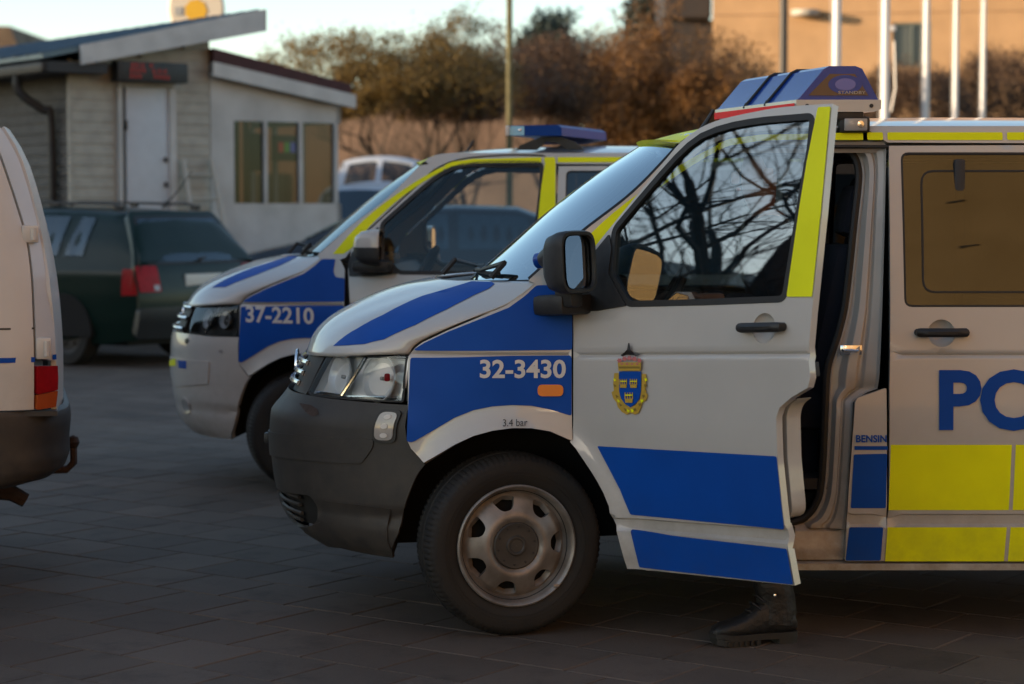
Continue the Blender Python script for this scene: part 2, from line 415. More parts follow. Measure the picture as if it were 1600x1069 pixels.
def bonnetf(dx=0.):
    def f(u, v):
        far = v > 1; w = np.where(far, 2 - v, v); w = np.clip(w, 0, 1)
        E = [np.interp(u, _eE, _E[:, i]) for i in range(3)]; C = [np.interp(u, _eC, _C[:, i]) for i in range(2)]
        s0 = (1 - (1 - w) ** 2.3) ** (1 / 1.9); s1 = 1 - (1 - w) ** 2; b = np.clip(u * 1.3, 0, 1)
        x = E[0] + (C[0] + dx * (1 - u) - E[0]) * (s0 * (1 - b) + s1 * b)
        g = 1 - (1 - w) ** (2.6)
        z = E[2] + (C[1] - E[2]) * g + .012 * np.sin(np.pi * np.clip(u, 0, 1)) * np.sin(np.pi * np.clip(w / .55, 0, 1)) ** 2
        y = E[1] + (HW - E[1]) * w
        return np.stack([x, np.where(far, FW - y, y), z], -1)
    return Surf(f, False)
def _loc(px, py, y): p = at(px, py, OY1 + y); return (p[0] - OX1, y, p[2])
_wn = np.array(smooth([_loc(826, 437, .10), _loc(903, 368, .15), _loc(989, 301, .205), _loc(1062, 225, .265)], 6))
_wc = np.array(smooth([_loc(735, 434, .952), _loc(860, 327, .952), _loc(930, 274, .952), _loc(1001, 227, .952)], 6))
_ewn, _ewc = _par(_wn), _par(_wc)
def wscreen(u, v):
    far = v > 1; w = np.clip(np.where(far, 2 - v, v), 0, 1); g = 1 - (1 - w) ** 2.2
    N = [np.interp(u, _ewn, _wn[:, i]) for i in range(3)]; C = [np.interp(u, _ewc, _wc[:, i]) for i in range(3)]
    x = N[0] + (C[0] - N[0]) * g; z = N[2] + (C[2] - N[2]) * g; y = N[1] + (HW - N[1]) * w
    return np.stack([x, np.where(far, FW - y, y), z], -1)
WS = Surf(wscreen)
RAILTOP = sd([(1064, 224), (1085, 207), (1110, 199), (1150, 196), (1230, 196.5), (1390, 197)])
RAILTOP = smooth(RAILTOP, 4) + [(3.92, RAILTOP[-1][1])]
_rt = np.array(RAILTOP)
def rooff(u, v):
    far = v > 1; w = np.clip(np.where(far, 2 - v, v), 0, 1); x0 = np.interp(u, [0, .1, 1], [_rt[0, 0], .95, 3.92])
    zE = np.interp(x0, _rt[:, 0], _rt[:, 1]); yE = ysz(zE); g = 1 - (1 - w) ** 2.4
    xc = np.interp(u, [0, .1, 1], [_wc[-1, 0], .9, 3.95]); zc = np.interp(xc, [_wc[-1, 0], .65, .8, 1.1, 1.6, 3.2, 4], [_wc[-1, 2] + .004, 1.868, 1.90, 1.922, 1.93, 1.925, 1.90])
    x = x0 + (xc - x0) * (1 - (1 - w) ** 2); z = zE + (zc - zE) * g; y = yE + (HW - yE) * w
    return np.stack([x, np.where(far, FW - y, y), z], -1)
ROOF = Surf(rooff)

# outlines (photographed pixels turned into van coordinates)
D_FRAME = [(925, 391), (972, 333), (1031, 261), (1064, 222), (1096, 199), (1129, 186), (1178, 175), (1227, 167), (1301, 162)]
DOOR = dinv(smooth(D_FRAME, 3) + [(1285, 330), (1271, 465), (1266, 553), (1266, 590), (1262, 606), (1235, 622), (1218, 637), (1213, 652), (1215, 720), (1226, 820), (1232, 860), (1242, 915)]
            + smooth([(985, 888), (975, 848), (965, 810), (950, 770), (930, 735), (906, 700)], 2) + [(897, 690), (896, 560), (896, 470), (906, 412)])
GLASS = rnd(dinv([(1268, 184), (1263, 232), (1243, 350), (1224, 465), (1100, 470), (982, 473), (956, 428), (961, 360)] + smooth([(1008, 304), (1057, 248), (1096, 215), (1145, 198), (1195, 190)], 2)), .02)
ARCH = [(671, 721), (690, 707), (710, 695), (740, 681), (770, 673), (800, 669), (830, 669), (860, 674), (894, 689)]
FENDER = sd([(638, 557), (637, 690), (642, 701), (662, 723)] + ARCH[1:] + [(893, 560), (893, 470), (876, 437), (838, 443), (820, 458), (790, 478), (750, 495), (700, 516), (660, 535), (648, 544), (641, 553)])
DF = sorted(DOOR[:len(smooth(D_FRAME, 3))])
_pil_in = sd([(826, 438), (903, 369), (989, 302), (1062, 226)])
PILLAR = smooth(_pil_in, 4) + [(.66, 1.815)] + [(x - .004, z + .009) for x, z in sorted(DF, key=lambda q: -q[0]) if x < .70] + [(.20, 1.30), (.115, 1.268)]
RAIL = [p for p in RAILTOP if p[0] > .62] + [(3.92, 1.80)] + [(1.36, 1.812)] + [(x, z + .010) for x, z in sorted(DF, key=lambda q: -q[0]) if .66 < x < 1.33]
FLAP = sd([(1336, 629), (1340, 622), (1385, 606), (1385, 877), (1320, 877), (1326, 770)])
SLIDE = [(1.349, 1.802), (2.46, 1.802), (2.46, .282), (1.352, .282), (1.349, .7)]
SLIDE = sd([(1389, 228)]) + [(2.46, 1.805), (2.46, .283)] + sd([(1381, 877), (1389, 795), (1390, 600)])
SWIN = rnd(sd([(1407, 238), (1412, 480)]) + [(2.36, 1.211), (2.36, 1.765)], .035)
SWIN[:] = rnd([sd([(1407, 238)])[0], sd([(1413, 480)])[0], (2.36, sd([(1413, 480)])[0][1]), (2.36, sd([(1407, 238)])[0][1])], .03)
SLIDER = rnd([sd([(1440, 267)])[0], sd([(1443, 456)])[0], (1.95, sd([(1443, 456)])[0][1]), (1.95, sd([(1440, 267)])[0][1])], .045)
REAR = [(2.468, 1.805), (3.90, 1.805), (3.93, 1.2), (3.93, .30), (3.42, .283)] + [(3.0 + .425 * math.cos(a), .337 + .425 * math.sin(a)) for a in np.linspace(0, math.pi, 15)] + [(2.575, .283), (2.468, .283)]
RWIN = rnd([(2.58, 1.755), (3.76, 1.755), (3.80, 1.215), (2.58, 1.215)], .05)
EX = (1.028, 1.034, 1.04, 1.046, 1.052, .405, .412, .422, .436, .455, .461, .468)

def disc(cx, cz, r, n=24, sq=1.0): return [(cx + r * math.cos(2 * math.pi * k / n) * sq, cz + r * math.sin(2 * math.pi * k / n)) for k in range(n)]
def slot(x0, x1, z0, z1, r): return rnd([(x0, z0), (x1, z0), (x1, z1), (x0, z1)], r, 5)

# ------------------------------------------------------------------ wheel
def wheel_meshes(parent, alloy):
    """tyre, rim and hub cap round the origin, outer face towards -y"""
    n = 288; prof = [(.200, .030), (.222, .012), (.238, .004), (.262, -.002), (.290, -.002), (.312, .004), (.326, .016), (.3335, .032), (.3365, .050), (.337, .072), (.329, .077), (.329, .085), (.337, .090), (.337, .128), (.329, .133), (.329, .141), (.337, .146), (.3365, .165), (.332, .186), (.318, .206), (.29, .214), (.22, .205), (.20, .19)]
    V = []; F = []
    for i, (r, y) in enumerate(prof):
        for k in range(n):
            a = 2 * math.pi * k / n; rr = r
            if i in (6, 7, 8, 16, 17, 18) and k % 3 == 0: rr -= .0045
            V.append((rr * math.cos(a), y, rr * math.sin(a)))
    for i in range(len(prof) - 1):
        for k in range(n): F.append((i * n + k, (i + 1) * n + k, (i + 1) * n + (k + 1) % n, i * n + (k + 1) % n))
    ty = mesh('tyre', V, F, M['tyre'], parent, ang=28)
    mb = MB()
    for rr_, yy in ((.262, -.0035), (.274, -.0035), (.300, .0005)):                     # raised rings on the sidewall
        mb.lathe([(rr_ - .0015, yy + .002), (rr_ - .0012, yy), (rr_ + .0012, yy), (rr_ + .0015, yy + .002)], 96)
    mb.build('sidewall_ring', M['tyre'], parent)
    NH = 5 if alloy else 7
    holes = []
    for k in range(NH):
        a = 2 * math.pi * k / NH + .02
        if alloy:
            for s_ in (1,):
                q = [(.07, -.30), (.168, -.42), (.178, 0), (.168, .42), (.07, .30)]; pl = [(r * math.cos(a + t), r * math.sin(a + t)) for r, t in q]
        else:
            q = [(.134, -.10), (.148, -.19), (.182, -.245), (.187, 0), (.182, .245), (.148, .19), (.134, .10)]; pl = [(r * math.cos(a + t), r * math.sin(a + t)) for r, t in q]
        holes.append(rnd(pl, .012, 3))
    def rimf(x, z):
        r = np.hypot(x, z); y = np.interp(r, [0, .060, .088, .097, .108, .125, .150, .178, .186, .200], [.016, .016, .018, .004, .000, .006, .020, .034, .046, .052])
        return np.stack([x, y, z], -1)
    rs = Surf(rimf)
    rp_ = panel('rim', rs, disc(0, 0, .198, 64), M['alloy'] if alloy else M['steel'], parent, holes=holes, h=.011, skirt=.022, ang=50)
    mb = MB(); mb.lathe([(.188, .060), (.196, .040), (.204, .026), (.208, .010), (.214, .000), (.2205, -.004), (.226, .000), (.226, .012)], 80).build('rim_flange', M['alloy'] if alloy else M['steel'], parent)
    mb = MB(); mb.lathe([(.001, .085), (.195, .085), (.20, .05), (.215, .2), (.05, .2)], 40).build('brake_drum', M['well'], parent)
    if not alloy:
        mb = MB(); mb.lathe([(.001, .006), (.024, .006), (.028, .002), (.034, .002), (.038, .008), (.060, .010), (.082, .006), (.0865, .010), (.088, .02)], 64).build('hub_cap', M['hub'], parent)
        mb = MB()
        for k in range(10):
            a = 2 * math.pi * k / 10 + .2; mb.lathe([(.0005, .0065), (.0042, .0065), (.0042, .012)], 10, c=(.071 * math.cos(a), -.0004, .071 * math.sin(a)))
        mb.build('hub_hole', M['rubber'], parent)
        mb = MB(); mb.box((.150, -.004, -.153), (.022, .008, .012), bev=.002).build('balance_weight', M['steel'], parent)
    else:
        mb = MB(); mb.lathe([(.001, .0), (.03, .0), (.034, .01)], 32).build('hub_cap', M['chrome'], parent)

def headlight(parent, sf, poly, ox, oy, XF, dark):
    """housing, two reflectors, a divider and the clear cover over them"""
    pn = panel('headlight', sf, grow(poly, -.004), M['silver'] if not dark else M['black'], parent, h=.03, hu=.03, off=-.055, skirt=-.05)
    def pt(u, v, d): p = sf(np.array([u]), np.array([v]))[0]; n_ = sf.normal(np.array([u]), np.array([v]))[0]; return Vector(p - n_ * d), Vector(n_)
    cu = np.array(poly).mean(0); u0, v0 = np.array(poly).min(0); u1, v1 = np.array(poly).max(0)
    specs = ((.28, .50, .086), (.73, .50, .082)) if not dark else ((.30, .5, .045), (.66, .52, .050))
    for fu, fv, r in specs:
        p, n_ = pt(u1 - (u1 - u0) * (1 - fu) if False else u0 + (u1 - u0) * fu, v0 + (v1 - v0) * fv, .030)
        d = (n_ * .9 + Vector((-.25, 0, 0))).normalized(); q = d.to_track_quat('Y', 'Z')
        mb = MB(); mb.lathe([(.008, -.045), (r * .35, -.042), (r * .65, -.030), (r * .88, -.012), (r, .002), (r * 1.05, .002), (r * 1.06, -.004)], 32)
        mb.build('reflector', M['silver'], pn, xf=lambda v: p + q @ Vector(v))
        mb = MB(); mb.lathe([(.0005, -.010), (.007, -.012), (.008, -.045)], 16); mb.build('bulb', M['lampgrey'], pn, xf=lambda v: p + q @ Vector(v))
    um = u0 + (u1 - u0) * .5
    mb = MB(); a, n1 = pt(um - (u1 - u0) * .06, v1 - .012, .012); b, n2 = pt(um + (u1 - u0) * .06, v0 + .012, .012)
    mb.tube([a, (a + b) / 2 - n1 * .004, b], .008, 8).build('divider', M['chrome'], pn)
    if not dark:
        p, n_ = pt(u0 + (u1 - u0) * .20, v0 + (v1 - v0) * .52, .028)
        mb = MB(); mb.box(p, (.022, .022, .03), bev=.008).build('bulb', M['redlamp'], pn)
        mb = MB(); a, _ = pt(u0 + .02, v0 + .012, .02); b, _ = pt((u0 + u1) / 2, v0 + .010, .02); c, _ = pt(u1 - .03, v0 + .014, .02)
        mb.tube([a, b, c], .007, 6).build('lower_bezel', M['chrome'], pn)
        mb = MB(); a, _ = pt(u0 + .010, v0 + .015, .012); b, _ = pt(u0 + .010, v1 - .012, .012)
        mb.tube([a, b], .010, 8).build('side_bezel', M['silver'], pn)
    panel('lens', sf, grow(poly, -.0035), M['lens'], pn, h=.03, hu=.03, off=.000, skirt=.006)
    panel('lens_seal', sf, grow(poly, .002), M['rubber'], pn, holes=[grow(poly, -.005)], h=.03, hu=.03, off=-.003, skirt=.02)
    return pn
def mir2(pl): return [(2 - u, v) for u, v in pl][::-1]

def build_van(label, ox, oy, kind):
    sfS, sfN = (SIDE1, NOSE1) if kind == 1 else (SIDE2, NOSE2); XF = XF1 if kind == 1 else XF2
    van = empty('police_van', (ox, oy, 0) if kind == 1 else (ox + .204 - .204 * math.cos(YAW2), oy + .204 * math.sin(YAW2), 0), 0 if kind == 1 else -YAW2, label=label, cat='police van', group='white and blue police vans')
    w = M['white']; sides = (None, FW)
    SX = lambda pts: sd(pts) if kind == 1 else sd2(pts)
    # --- shell
    BN = bonnetf(.0 if kind == 1 else -.02)
    bonnet = grid('bonnet', BN, np.linspace(0.0, 1, 40), np.r_[np.linspace(0, 1, 40) ** 1.9, 2 - np.linspace(0, 1, 40)[-2::-1] ** 1.9], w, van)
    bonnet.data.materials.append(M['rubber']); sol = bonnet.modifiers.new('thickness', 'SOLIDIFY'); sol.thickness = .012; sol.offset = -1
    if kind == 1:
        st = [(521, 541), (530, 533), (560, 513), (600, 492), (660, 463), (737, 440), (768, 441), (773, 444), (765, 451), (740, 462), (700, 483), (650, 508), (600, 531), (570, 538), (545, 540)]
    else:
        st = None
    stuv = inv(bonnetf(), (0, 1), (0, 1), [(521, 541), (530, 533), (560, 513), (600, 492), (660, 463), (737, 440), (768, 441), (773, 444), (765, 451), (740, 462), (700, 483), (650, 508), (600, 531), (570, 538), (545, 540)], OX1, OY1)
    if kind == 2: stuv = inv(turned(BN), (0, 1), (0, 1), [(331, 450), (345, 441), (400, 417), (452, 399.5), (466, 399.5), (452, 408), (400, 430), (352, 449)], OX2, OY2)
    panel('bonnet_stripe', BN, stuv, M['blue'], bonnet, h=.05, off=.002, skirt=0)
    panel('bonnet_stripe', BN, [(u, 2 - v) for u, v in stuv][::-1], M['blue'], bonnet, h=.05, off=.002, skirt=0)
    for m_ in sides:
        f = panel('fender', sfS, FENDER, w, van, h=.03, ex=EX, skirt=.02, mirror=m_)
        kw = dict(h=.03, ex=EX, off=.0045, skirt=0, mirror=m_)
        panel('blue_panel', sfS, rnd(sd([(648, 546), (664, 536), (700, 519), (750, 499), (795, 481), (820, 463), (838, 446), (871, 446), (866, 475), (872, 489), (894, 491), (894, 547), (800, 548), (650, 548)]), .012), M['blue'], f, **kw)
        panel('blue_panel', sfS, rnd(sd([(642, 559), (800, 557.5), (893, 557), (893, 650)] + [(860, 640), (830, 634), (800, 633), (770, 635), (740, 641), (710, 653), (680, 671), (645, 691), (636, 690)]), .01), M['blue'], f, **kw)
        il = sd([(840, 601), (880, 601), (880, 619), (840, 619)]); xs = [p[0] for p in il]; zs = [p[1] for p in il]
        panel('indicator_surround', sfS, slot(min(xs) - .006, max(xs) + .006, min(zs) - .006, max(zs) + .006, .024), M['textwhite'], f, off=.003, skirt=.002, mirror=m_)
        panel('side_indicator', sfS, slot(min(xs), max(xs), min(zs), max(zs), .018), M['orange'], f, off=.010, skirt=.008, mirror=m_)
        if m_ is None:
            if kind == 1:
                lettering('fleet_number', '32-3430', sd([(750, 591), (884, 591), (750, 562)]), sfS, M['textwhite'], f, .025)
                lettering('tyre_pressure_print', '3.4 bar', sd([(786, 667), (824, 666), (786, 656)]), sfS, M['blackprint'], f, .0)
            else:
                lettering('fleet_number', '37-2210', SX([(385, 504), (491, 507), (385, 478)]), sfS, M['textwhite'], f, .025)
        p = panel('windscreen_pillar', sfS, PILLAR, w, van, h=.035, skirt=.075, off=.001, mirror=m_)
        yb = sd2([(514, 397), (545, 361), (577, 331), (616, 302), (648, 281), (675, 266), (690, 259)]), sd2([(534, 397), (550, 385), (577, 352), (616, 316), (648, 292), (675, 275), (690, 267)])
        yb = [(x + .022, z) for x, z in yb[0]], [(x + .008, z) for x, z in yb[1]]
        panel('yellow_strip', sfS, smooth(yb[0], 3) + smooth(yb[1][::-1], 3), M['yellow'], p, off=.003, skirt=0, mirror=m_)
        rl = panel('roof_rail', sfS, RAIL, w, van, h=.04, skirt=.03, mirror=m_)
        zt, zb = sd([(1390, 207), (1390, 219)]); zt, zb = zt[1], zb[1]
        yf = sd2([(695, 258), (707, 253), (740, 248.5), (770, 248)]), sd2([(695, 265), (707, 260), (740, 255), (770, 254)])
        panel('yellow_strip', sfS, yf[0] + [(1.27, zt), (1.27, zb)] + yf[1][::-1], M['yellow'], rl, off=.002, skirt=0, mirror=m_)
        x = 1.285
        ends = [sd([(1383, 212)])[0][0]] + [1.79, 2.20, 2.62, 3.03, 3.45, 3.85]
        for e in ends: panel('yellow_strip', sfS, slot(x, e - .008, zb, zt, .006), M['yellow'], rl, off=.002, skirt=0, mirror=m_); x = e + .008
        g_ = panel('gutter', sfS, [(.72, 1.806), (3.9, 1.797), (3.9, 1.790), (.72, 1.797)], M['rubber'], rl, off=-.004, skirt=.02, mirror=m_)
        # fuel flap panel, sliding door, rear quarter, sill
        fl = panel('fuel_flap', sfS, rnd(FLAP, .008), M['white'], van, ex=EX, skirt=.03, mirror=m_)
        kw = dict(h=.05, ex=EX, off=.002, skirt=0, mirror=m_)
        panel('blue_panel', sfS, rnd(sd([(1334, 710), (1386, 709), (1384, 794), (1329, 794)]), .006), M['blue'], fl, **kw)
        panel('blue_panel', sfS, rnd(sd([(1327, 824), (1380, 824), (1376, 876), (1321, 876)]), .006), M['blue'], fl, **kw)
        panel('blue_bar', sfS, sd([(1335, 697), (1387, 697), (1387, 703), (1335, 703)]), M['blue'], fl, **kw)
        if m_ is None: lettering('fuel_print', 'BENSIN', sd([(1337, 691), (1385, 691), (1337, 679.5)]), sfS, M['blue'], fl, .03)
        hx, hz = sd([(1471, 521)])[0]
        s = panel('sliding_door', sfS, SLIDE, w, van, holes=[SWIN, disc(hx, hz, .050, 28)], ex=EX, skirt=.03, mirror=m_)
        kw = dict(h=.06, ex=EX, off=.002, skirt=0, mirror=m_)
        z1, z2, z3, z4 = [q[1] for q in sd([(1390, 695), (1390, 797), (1390, 824), (1390, 877)])]
        xa, xb, xc = [q[0] for q in sd([(1391, 740), (1580, 740), (1586, 740)])]
        panel('yellow_panel', sfS, [(xa, z1), (xb, z1), (xb - .006, z2), (xa - .004, z2)], M['yellow'], s, **kw)
        panel('yellow_panel', sfS, [(xc, z1), (2.45, z1), (2.45, z2), (xc - .006, z2)], M['yellow'], s, **kw)
        xa, xb, xc = [q[0] for q in sd([(1386, 850), (1572, 850), (1578, 850)])]
        panel('yellow_panel', sfS, [(xa, z3), (xb, z3), (xb - .006, z4), (xa - .006, z4)], M['yellow'], s, **kw)
        panel('yellow_panel', sfS, [(xc, z3), (2.45, z3), (2.45, z4), (xc - .006, z4)], M['yellow'], s, **kw)
        if m_ is None:
            a, b, c = sd([(1467, 673), (1600, 673), (1467, 577)]); sc = (c[1] - a[1])
            lettering('police_lettering', 'POLIS', [a, (a[0] + sc * 3.42, a[1]), c], sfS, M['blue'], s, .035)
        panel('window_seal', sfS, grow(SWIN, .006), M['rubber'], s, holes=[grow(SWIN, -.008)], off=-.001, skirt=.01, mirror=m_)
        panel('window_pane', sfS, grow(SWIN, .004), M['tint'], s, h=.09, off=-.006, skirt=0, mirror=m_)
        panel('slider_frame', sfS, grow(SLIDER, .004), M['rubber'], s, holes=[grow(SLIDER, -.003)], off=-.003, skirt=.004, mirror=m_)
        panel('slider_pane', sfS, grow(SLIDER, -.003), M['tint'], s, h=.09, off=-.012, skirt=0, mirror=m_)
        hx, hz = sd([(1471, 521)])[0]; door_handle(sfS, s, hx, hz, None, m_)
        q = panel('rear_quarter', sfS, REAR, w, van, holes=[RWIN], ex=EX, skirt=.03, mirror=m_)
        panel('window_pane', sfS, grow(RWIN, .004), M['tint'], q, h=.09, off=-.005, skirt=0, mirror=m_)
        panel('blue_panel', sfS, [(2.48, z1), (2.70, z1), (2.62, z2), (2.48, z2)], M['blue'], q, **kw)
        panel('blue_panel', sfS, [(3.45, z1), (3.90, z1), (3.90, z2), (3.45, z2)], M['blue'], q, **kw)
        panel('sill_trim', sfS, [(.47, .276), (2.57, .276), (2.57, .252), (.47, .252)], M['jamb'], van, off=.006, skirt=.06, mirror=m_)
        # front door (near one of the first van is open)
        op = kind == 1 and m_ is None
        door(van, sfS, kind, swing if op else None, m_)
        if op:
            # the door aperture behind it: shut face, seal
            edge = sd([(1325, 232), (1344, 242), (1352, 265), (1351, 295), (1345, 347), (1338, 415), (1330, 482), (1321, 520), (1315, 540), (1303, 579), (1300, 629), (1294, 753), (1285, 792), (1267, 813), (1243, 824)])
            se = smooth(edge, 3)
            _re = np.array(se)
            def jf(k, z):
                e = np.interp(z, _re[::-1, 1], _re[::-1, 0]) - .004
                fx = np.interp(z, [.283, .40, .60, .85, .872, .905, .915, 1.9], FXS)
                x = e + (fx - e) * k
                y = np.interp(k, [0, .05, .22, .34, .54, .60, .66, .72, .95, 1.0], [.105, .090, .085, .050, .047, .060, .060, .044, .032, .014])
                y = y + .03 * np.exp(-((z - .90) / .035) ** 2) * np.clip((k - .3) * 3, 0, 1)
                return np.stack([x, np.interp(z, _z, _y) + y, z], -1)
            fl_ = sd([(1319, 877), (1325, 770), (1331, 690), (1334, 628), (1340, 620), (1386, 605), (1388, 600), (1388, 228)])
            FXS = np.interp([.283, .40, .60, .85, .872, .905, .915, 1.9], [q[1] for q in fl_], [q[0] for q in fl_])
            JS = Surf(jf)
            jb = grid('door_shut_face', JS, np.linspace(0, 1, 61), np.linspace(.40, 1.805, 110), M['jamb'], van, ang=60)
            def sillf(x, z): return np.stack([x, np.interp(z, _z, _y) + np.interp(z, [.28, .33, .36, .40, .42, .50], [.035, .03, .045, .05, .10, .16]), z], -1)
            panel('door_sill', Surf(sillf), [(.46, .284), (1.197, .284), (1.205, .40), (1.20, .47), (1.10, .44), (1.02, .42), (.50, .42), (.44, .36)], M['jamb'], jb, h=.03, skirt=.02)
            panel('door_header', Surf(lambda x, z: np.stack([x, ysz(z) + .02 + (1.815 - z) * .6, z], -1)), [(.75, 1.815), (1.355, 1.815), (1.355, 1.775), (.75, 1.775)], M['jamb'], jb, h=.03, skirt=.02)
            mb = MB(); pts = [Vector((.80, ysz(1.775) + .085, 1.775))] + [Vector((x - .010, float(np.interp(z, _z, _y)) + .088, z)) for x, z in se]
            mb.tube(pts, .015, 8).build('door_seal', M['rubber'], jb)
            cr = MB(); cr.tube([Vector((x + .006, float(np.interp(z, _z, _y)) + .083, z)) for x, z in se[2:-2]], .005, 6); cr.build('pressed_edge', M['jamb'], jb)
            a = JS(np.array([.34]), np.array([1.055]))[0]
            mb = MB(); mb.tube([a + [-.03, -.004, 0], a + [-.03, -.035, 0], a + [.02, -.035, 0], a + [.02, -.004, 0]], .005, 8); mb.box(tuple(a + [0, .002, 0]), (.08, .006, .035), bev=.002)
            mb.build('door_striker', M['chrome'], jb)
            MB().box((1.0, .055, .395), (.035, .03, .03), bev=.004).build('sill_step', M['black'], jb)
    # --- nose
    if kind == 1:
        NI = lambda pts: inv(NOSE1, (0, 1.0), (.2, 1.2), pts, OX1, OY1)
        top = NI([(637, 633), (555, 627), (480, 617), (462, 613)]); topz = top[-1][1]
        low = NI([(637, 692), (643, 704), (664, 725)]) + smooth(NI([(663, 727), (650, 745), (634, 785), (622, 835), (614, 872)]), 3)
        half = [(1.0, topz - .015)] + top[::-1] + low + [(.8, .292), (1.0, .290)]
        full = half[1:-1]; full = full[::-1]; poly = full + mir2(full)[:]
        poly = [(u, v) for u, v in full] + [(2 - u, v) for u, v in full[::-1]]
        intake = NI([(421, 764), (484, 774), (496, 790), (497, 812), (485, 825), (462, 824), (440, 812), (428, 795)])
        intake = rnd(intake, .02)
        bp = panel('bumper', NOSE1, poly, M['bumper'], van, holes=[intake, mir2(intake)], h=.022, hu=.018, skirt=.014)
        for I in (intake, mir2(intake)):
            panel('air_intake', NOSE1, grow(I, .004), M['well'], bp, h=.03, hu=.02, off=-.03, skirt=0)
            uu = np.array(I); ulo, uhi = uu[:, 0].min(), uu[:, 0].max()
            for zz in np.linspace(uu[:, 1].min() + .035, uu[:, 1].max() - .02, 4):
                k = [u for u in np.linspace(ulo, uhi, 60) if inside(I, np.array([u]), np.array([zz]))[0]]
                if I is intake: k = k[int(len(k) * .32):]
                else: k = k[:int(len(k) * .68)]
                if len(k) > 4:
                    pts = NOSE1(np.array(k), np.full(len(k), zz)) - NOSE1.normal(np.array(k), np.full(len(k), zz)) * .012
                    MB().tube([Vector(q) for q in pts], .008, 6).build('intake_slat', M['bumper'], bp)
        pp = rnd(NI([(424, 670), (450, 678), (500, 684), (585, 686), (583, 700), (566, 724), (520, 723), (470, 718), (424, 708)]), .012)
        for I in (pp, mir2(pp)): panel('bumper_panel', NOSE1, I, M['bumper'], bp, h=.025, hu=.02, off=.006, skirt=.008)
        lipp = rnd(NI([(506, 782), (560, 788), (611, 795), (613, 860), (560, 855), (512, 842), (503, 815)]), .01)
        for I in (lipp, mir2(lipp)): panel('bumper_lip', NOSE1, I, M['bumper'], bp, h=.025, hu=.02, off=.005, skirt=.007)
        hole = rnd(NI([(468, 630), (486, 633), (497, 640), (499, 648), (488, 651), (478, 644)]), .004)
        panel('broken_tow_cover', NOSE1, hole, M['rust'], bp, h=.015, hu=.01, off=.002, skirt=0)
        sl = NI([(597, 642), (617, 643), (617, 690), (597, 689)]); us = [q[0] for q in sl]; zs = [q[1] for q in sl]
        fr = panel('strobe_lamp', NOSE1, slot(min(us) - .004, max(us) + .004, min(zs) - .006, max(zs) + .006, .022), M['black'], bp, h=.03, hu=.02, off=.010, skirt=.012)
        panel('strobe_lens', NOSE1, slot(min(us) + .003, max(us) - .003, min(zs) + .004, max(zs) - .004, .02), M['lampgrey'], fr, h=.03, hu=.02, off=.014, skirt=.006)
        for k in range(3):
            zc = min(zs) + (max(zs) - min(zs)) * (.2 + .3 * k); panel('strobe_led', NOSE1, disc(sum(us) / 4, zc, .009, 12, 1.1), M['textwhite'], fr, h=.02, off=.0165, skirt=.003)
        # tow-eye clip and number plate on the front face
        e = NOSE1(np.array([.93]), np.array([.655]))[0]
        MB().box((e[0] - .008, e[1], e[2]), (.03, .05, .04), bev=.008).build('tow_eye_cover', M['black'], bp)
        # the number plate stands proud on the flat centre of the bumper
        MB().box((-.945, HW, .60), (.012, .52, .115), bev=.003).build('number_plate', M['plate'], bp)
        HL = rnd(NI([(480, 612), (512, 553), (521, 549), (636, 555), (629, 628), (555, 624), (484, 616)]), .008)
        headlight(van, NOSE1, HL, ox, oy, XF, False); headlight(van, NOSE1, mir2(HL), ox, oy, XF, False)
        # strip between headlight and grille, grille
        sh = NI([(508, 556), (488, 556), (450, 612), (478, 617)]); u2 = .93
        sh = NI([(508, 556), (489, 556), (463, 611), (478, 616)]); u2 = None
        for I in (sh, mir2(sh)): panel('grille_surround', NOSE1, I, M['bumper'], van, h=.025, hu=.02, skirt=.02)
        gp = [sh[2], sh[1]]; gp = gp + [(2 - u, v) for u, v in gp[::-1]]; zl, zh = sh[2][1], sh[1][1]
    else:
        NI = lambda pts: inv(turned(NOSE2), (0, 1.0), (.2, 1.2), pts, OX2, OY2)
        def s_of(x, z): t = (NX - x) / (NX - float(np.interp(z, _xz, XF2))); return 2 / math.pi * math.asin(min(1, t ** (NN / 2)))
        ZH = NI([(368, 527), (330, 526), (298, 522)]); k_ = (1 - s_of(-.398, 1.0)) / (1 - ZH[0][0]); fit = lambda pl: [(1 - (1 - u) * k_ if u < .7 else u, v) for u, v in pl]
        top = fit(ZH); top[0] = (s_of(-.400, ZH[0][1]), ZH[0][1]); zl = top[-1][1] - .005
        low = [(s_of(x - .005, z), z) for x, z in sd([(637, 640), (637, 690), (642, 702), (662, 726)])] + smooth([(s_of(x, z), z) for x, z in sd([(662, 728), (650, 745), (634, 785), (622, 835), (614, 872)])], 3)
        half = [(1.0, zl)] + top[::-1] + low + [(.8, .285), (1.0, .283)]
        full = half[1:-1][::-1]; poly = full + [(2 - u, v) for u, v in full[::-1]]
        bp = panel('bumper', NOSE2, poly, w, van, h=.025, hu=.02, skirt=.03)
        fg = NI([(291, 634)])[0]
        for I in (fg, (2 - fg[0], fg[1])):
            panel('fog_lamp_surround', NOSE2, disc(I[0], I[1], .05, 24, .9), M['white'], bp, h=.02, off=.004, skirt=.004)
            panel('fog_lamp', NOSE2, disc(I[0], I[1], .040, 24, .9), M['lampgrey'], bp, h=.02, off=.006, skirt=.002)
        lp = rnd(NI([(276, 553), (328, 564), (326, 600), (278, 604)]), .015)
        for I in (lp, mir2(lp)): panel('bumper_panel', NOSE2, I, w, bp, h=.025, hu=.02, off=.006, skirt=.008)
        panel('blue_marker', NOSE2, NI([(280, 563), (293, 564), (293, 576), (281, 575)]), M['blue'], bp, h=.03, off=.008, skirt=0)
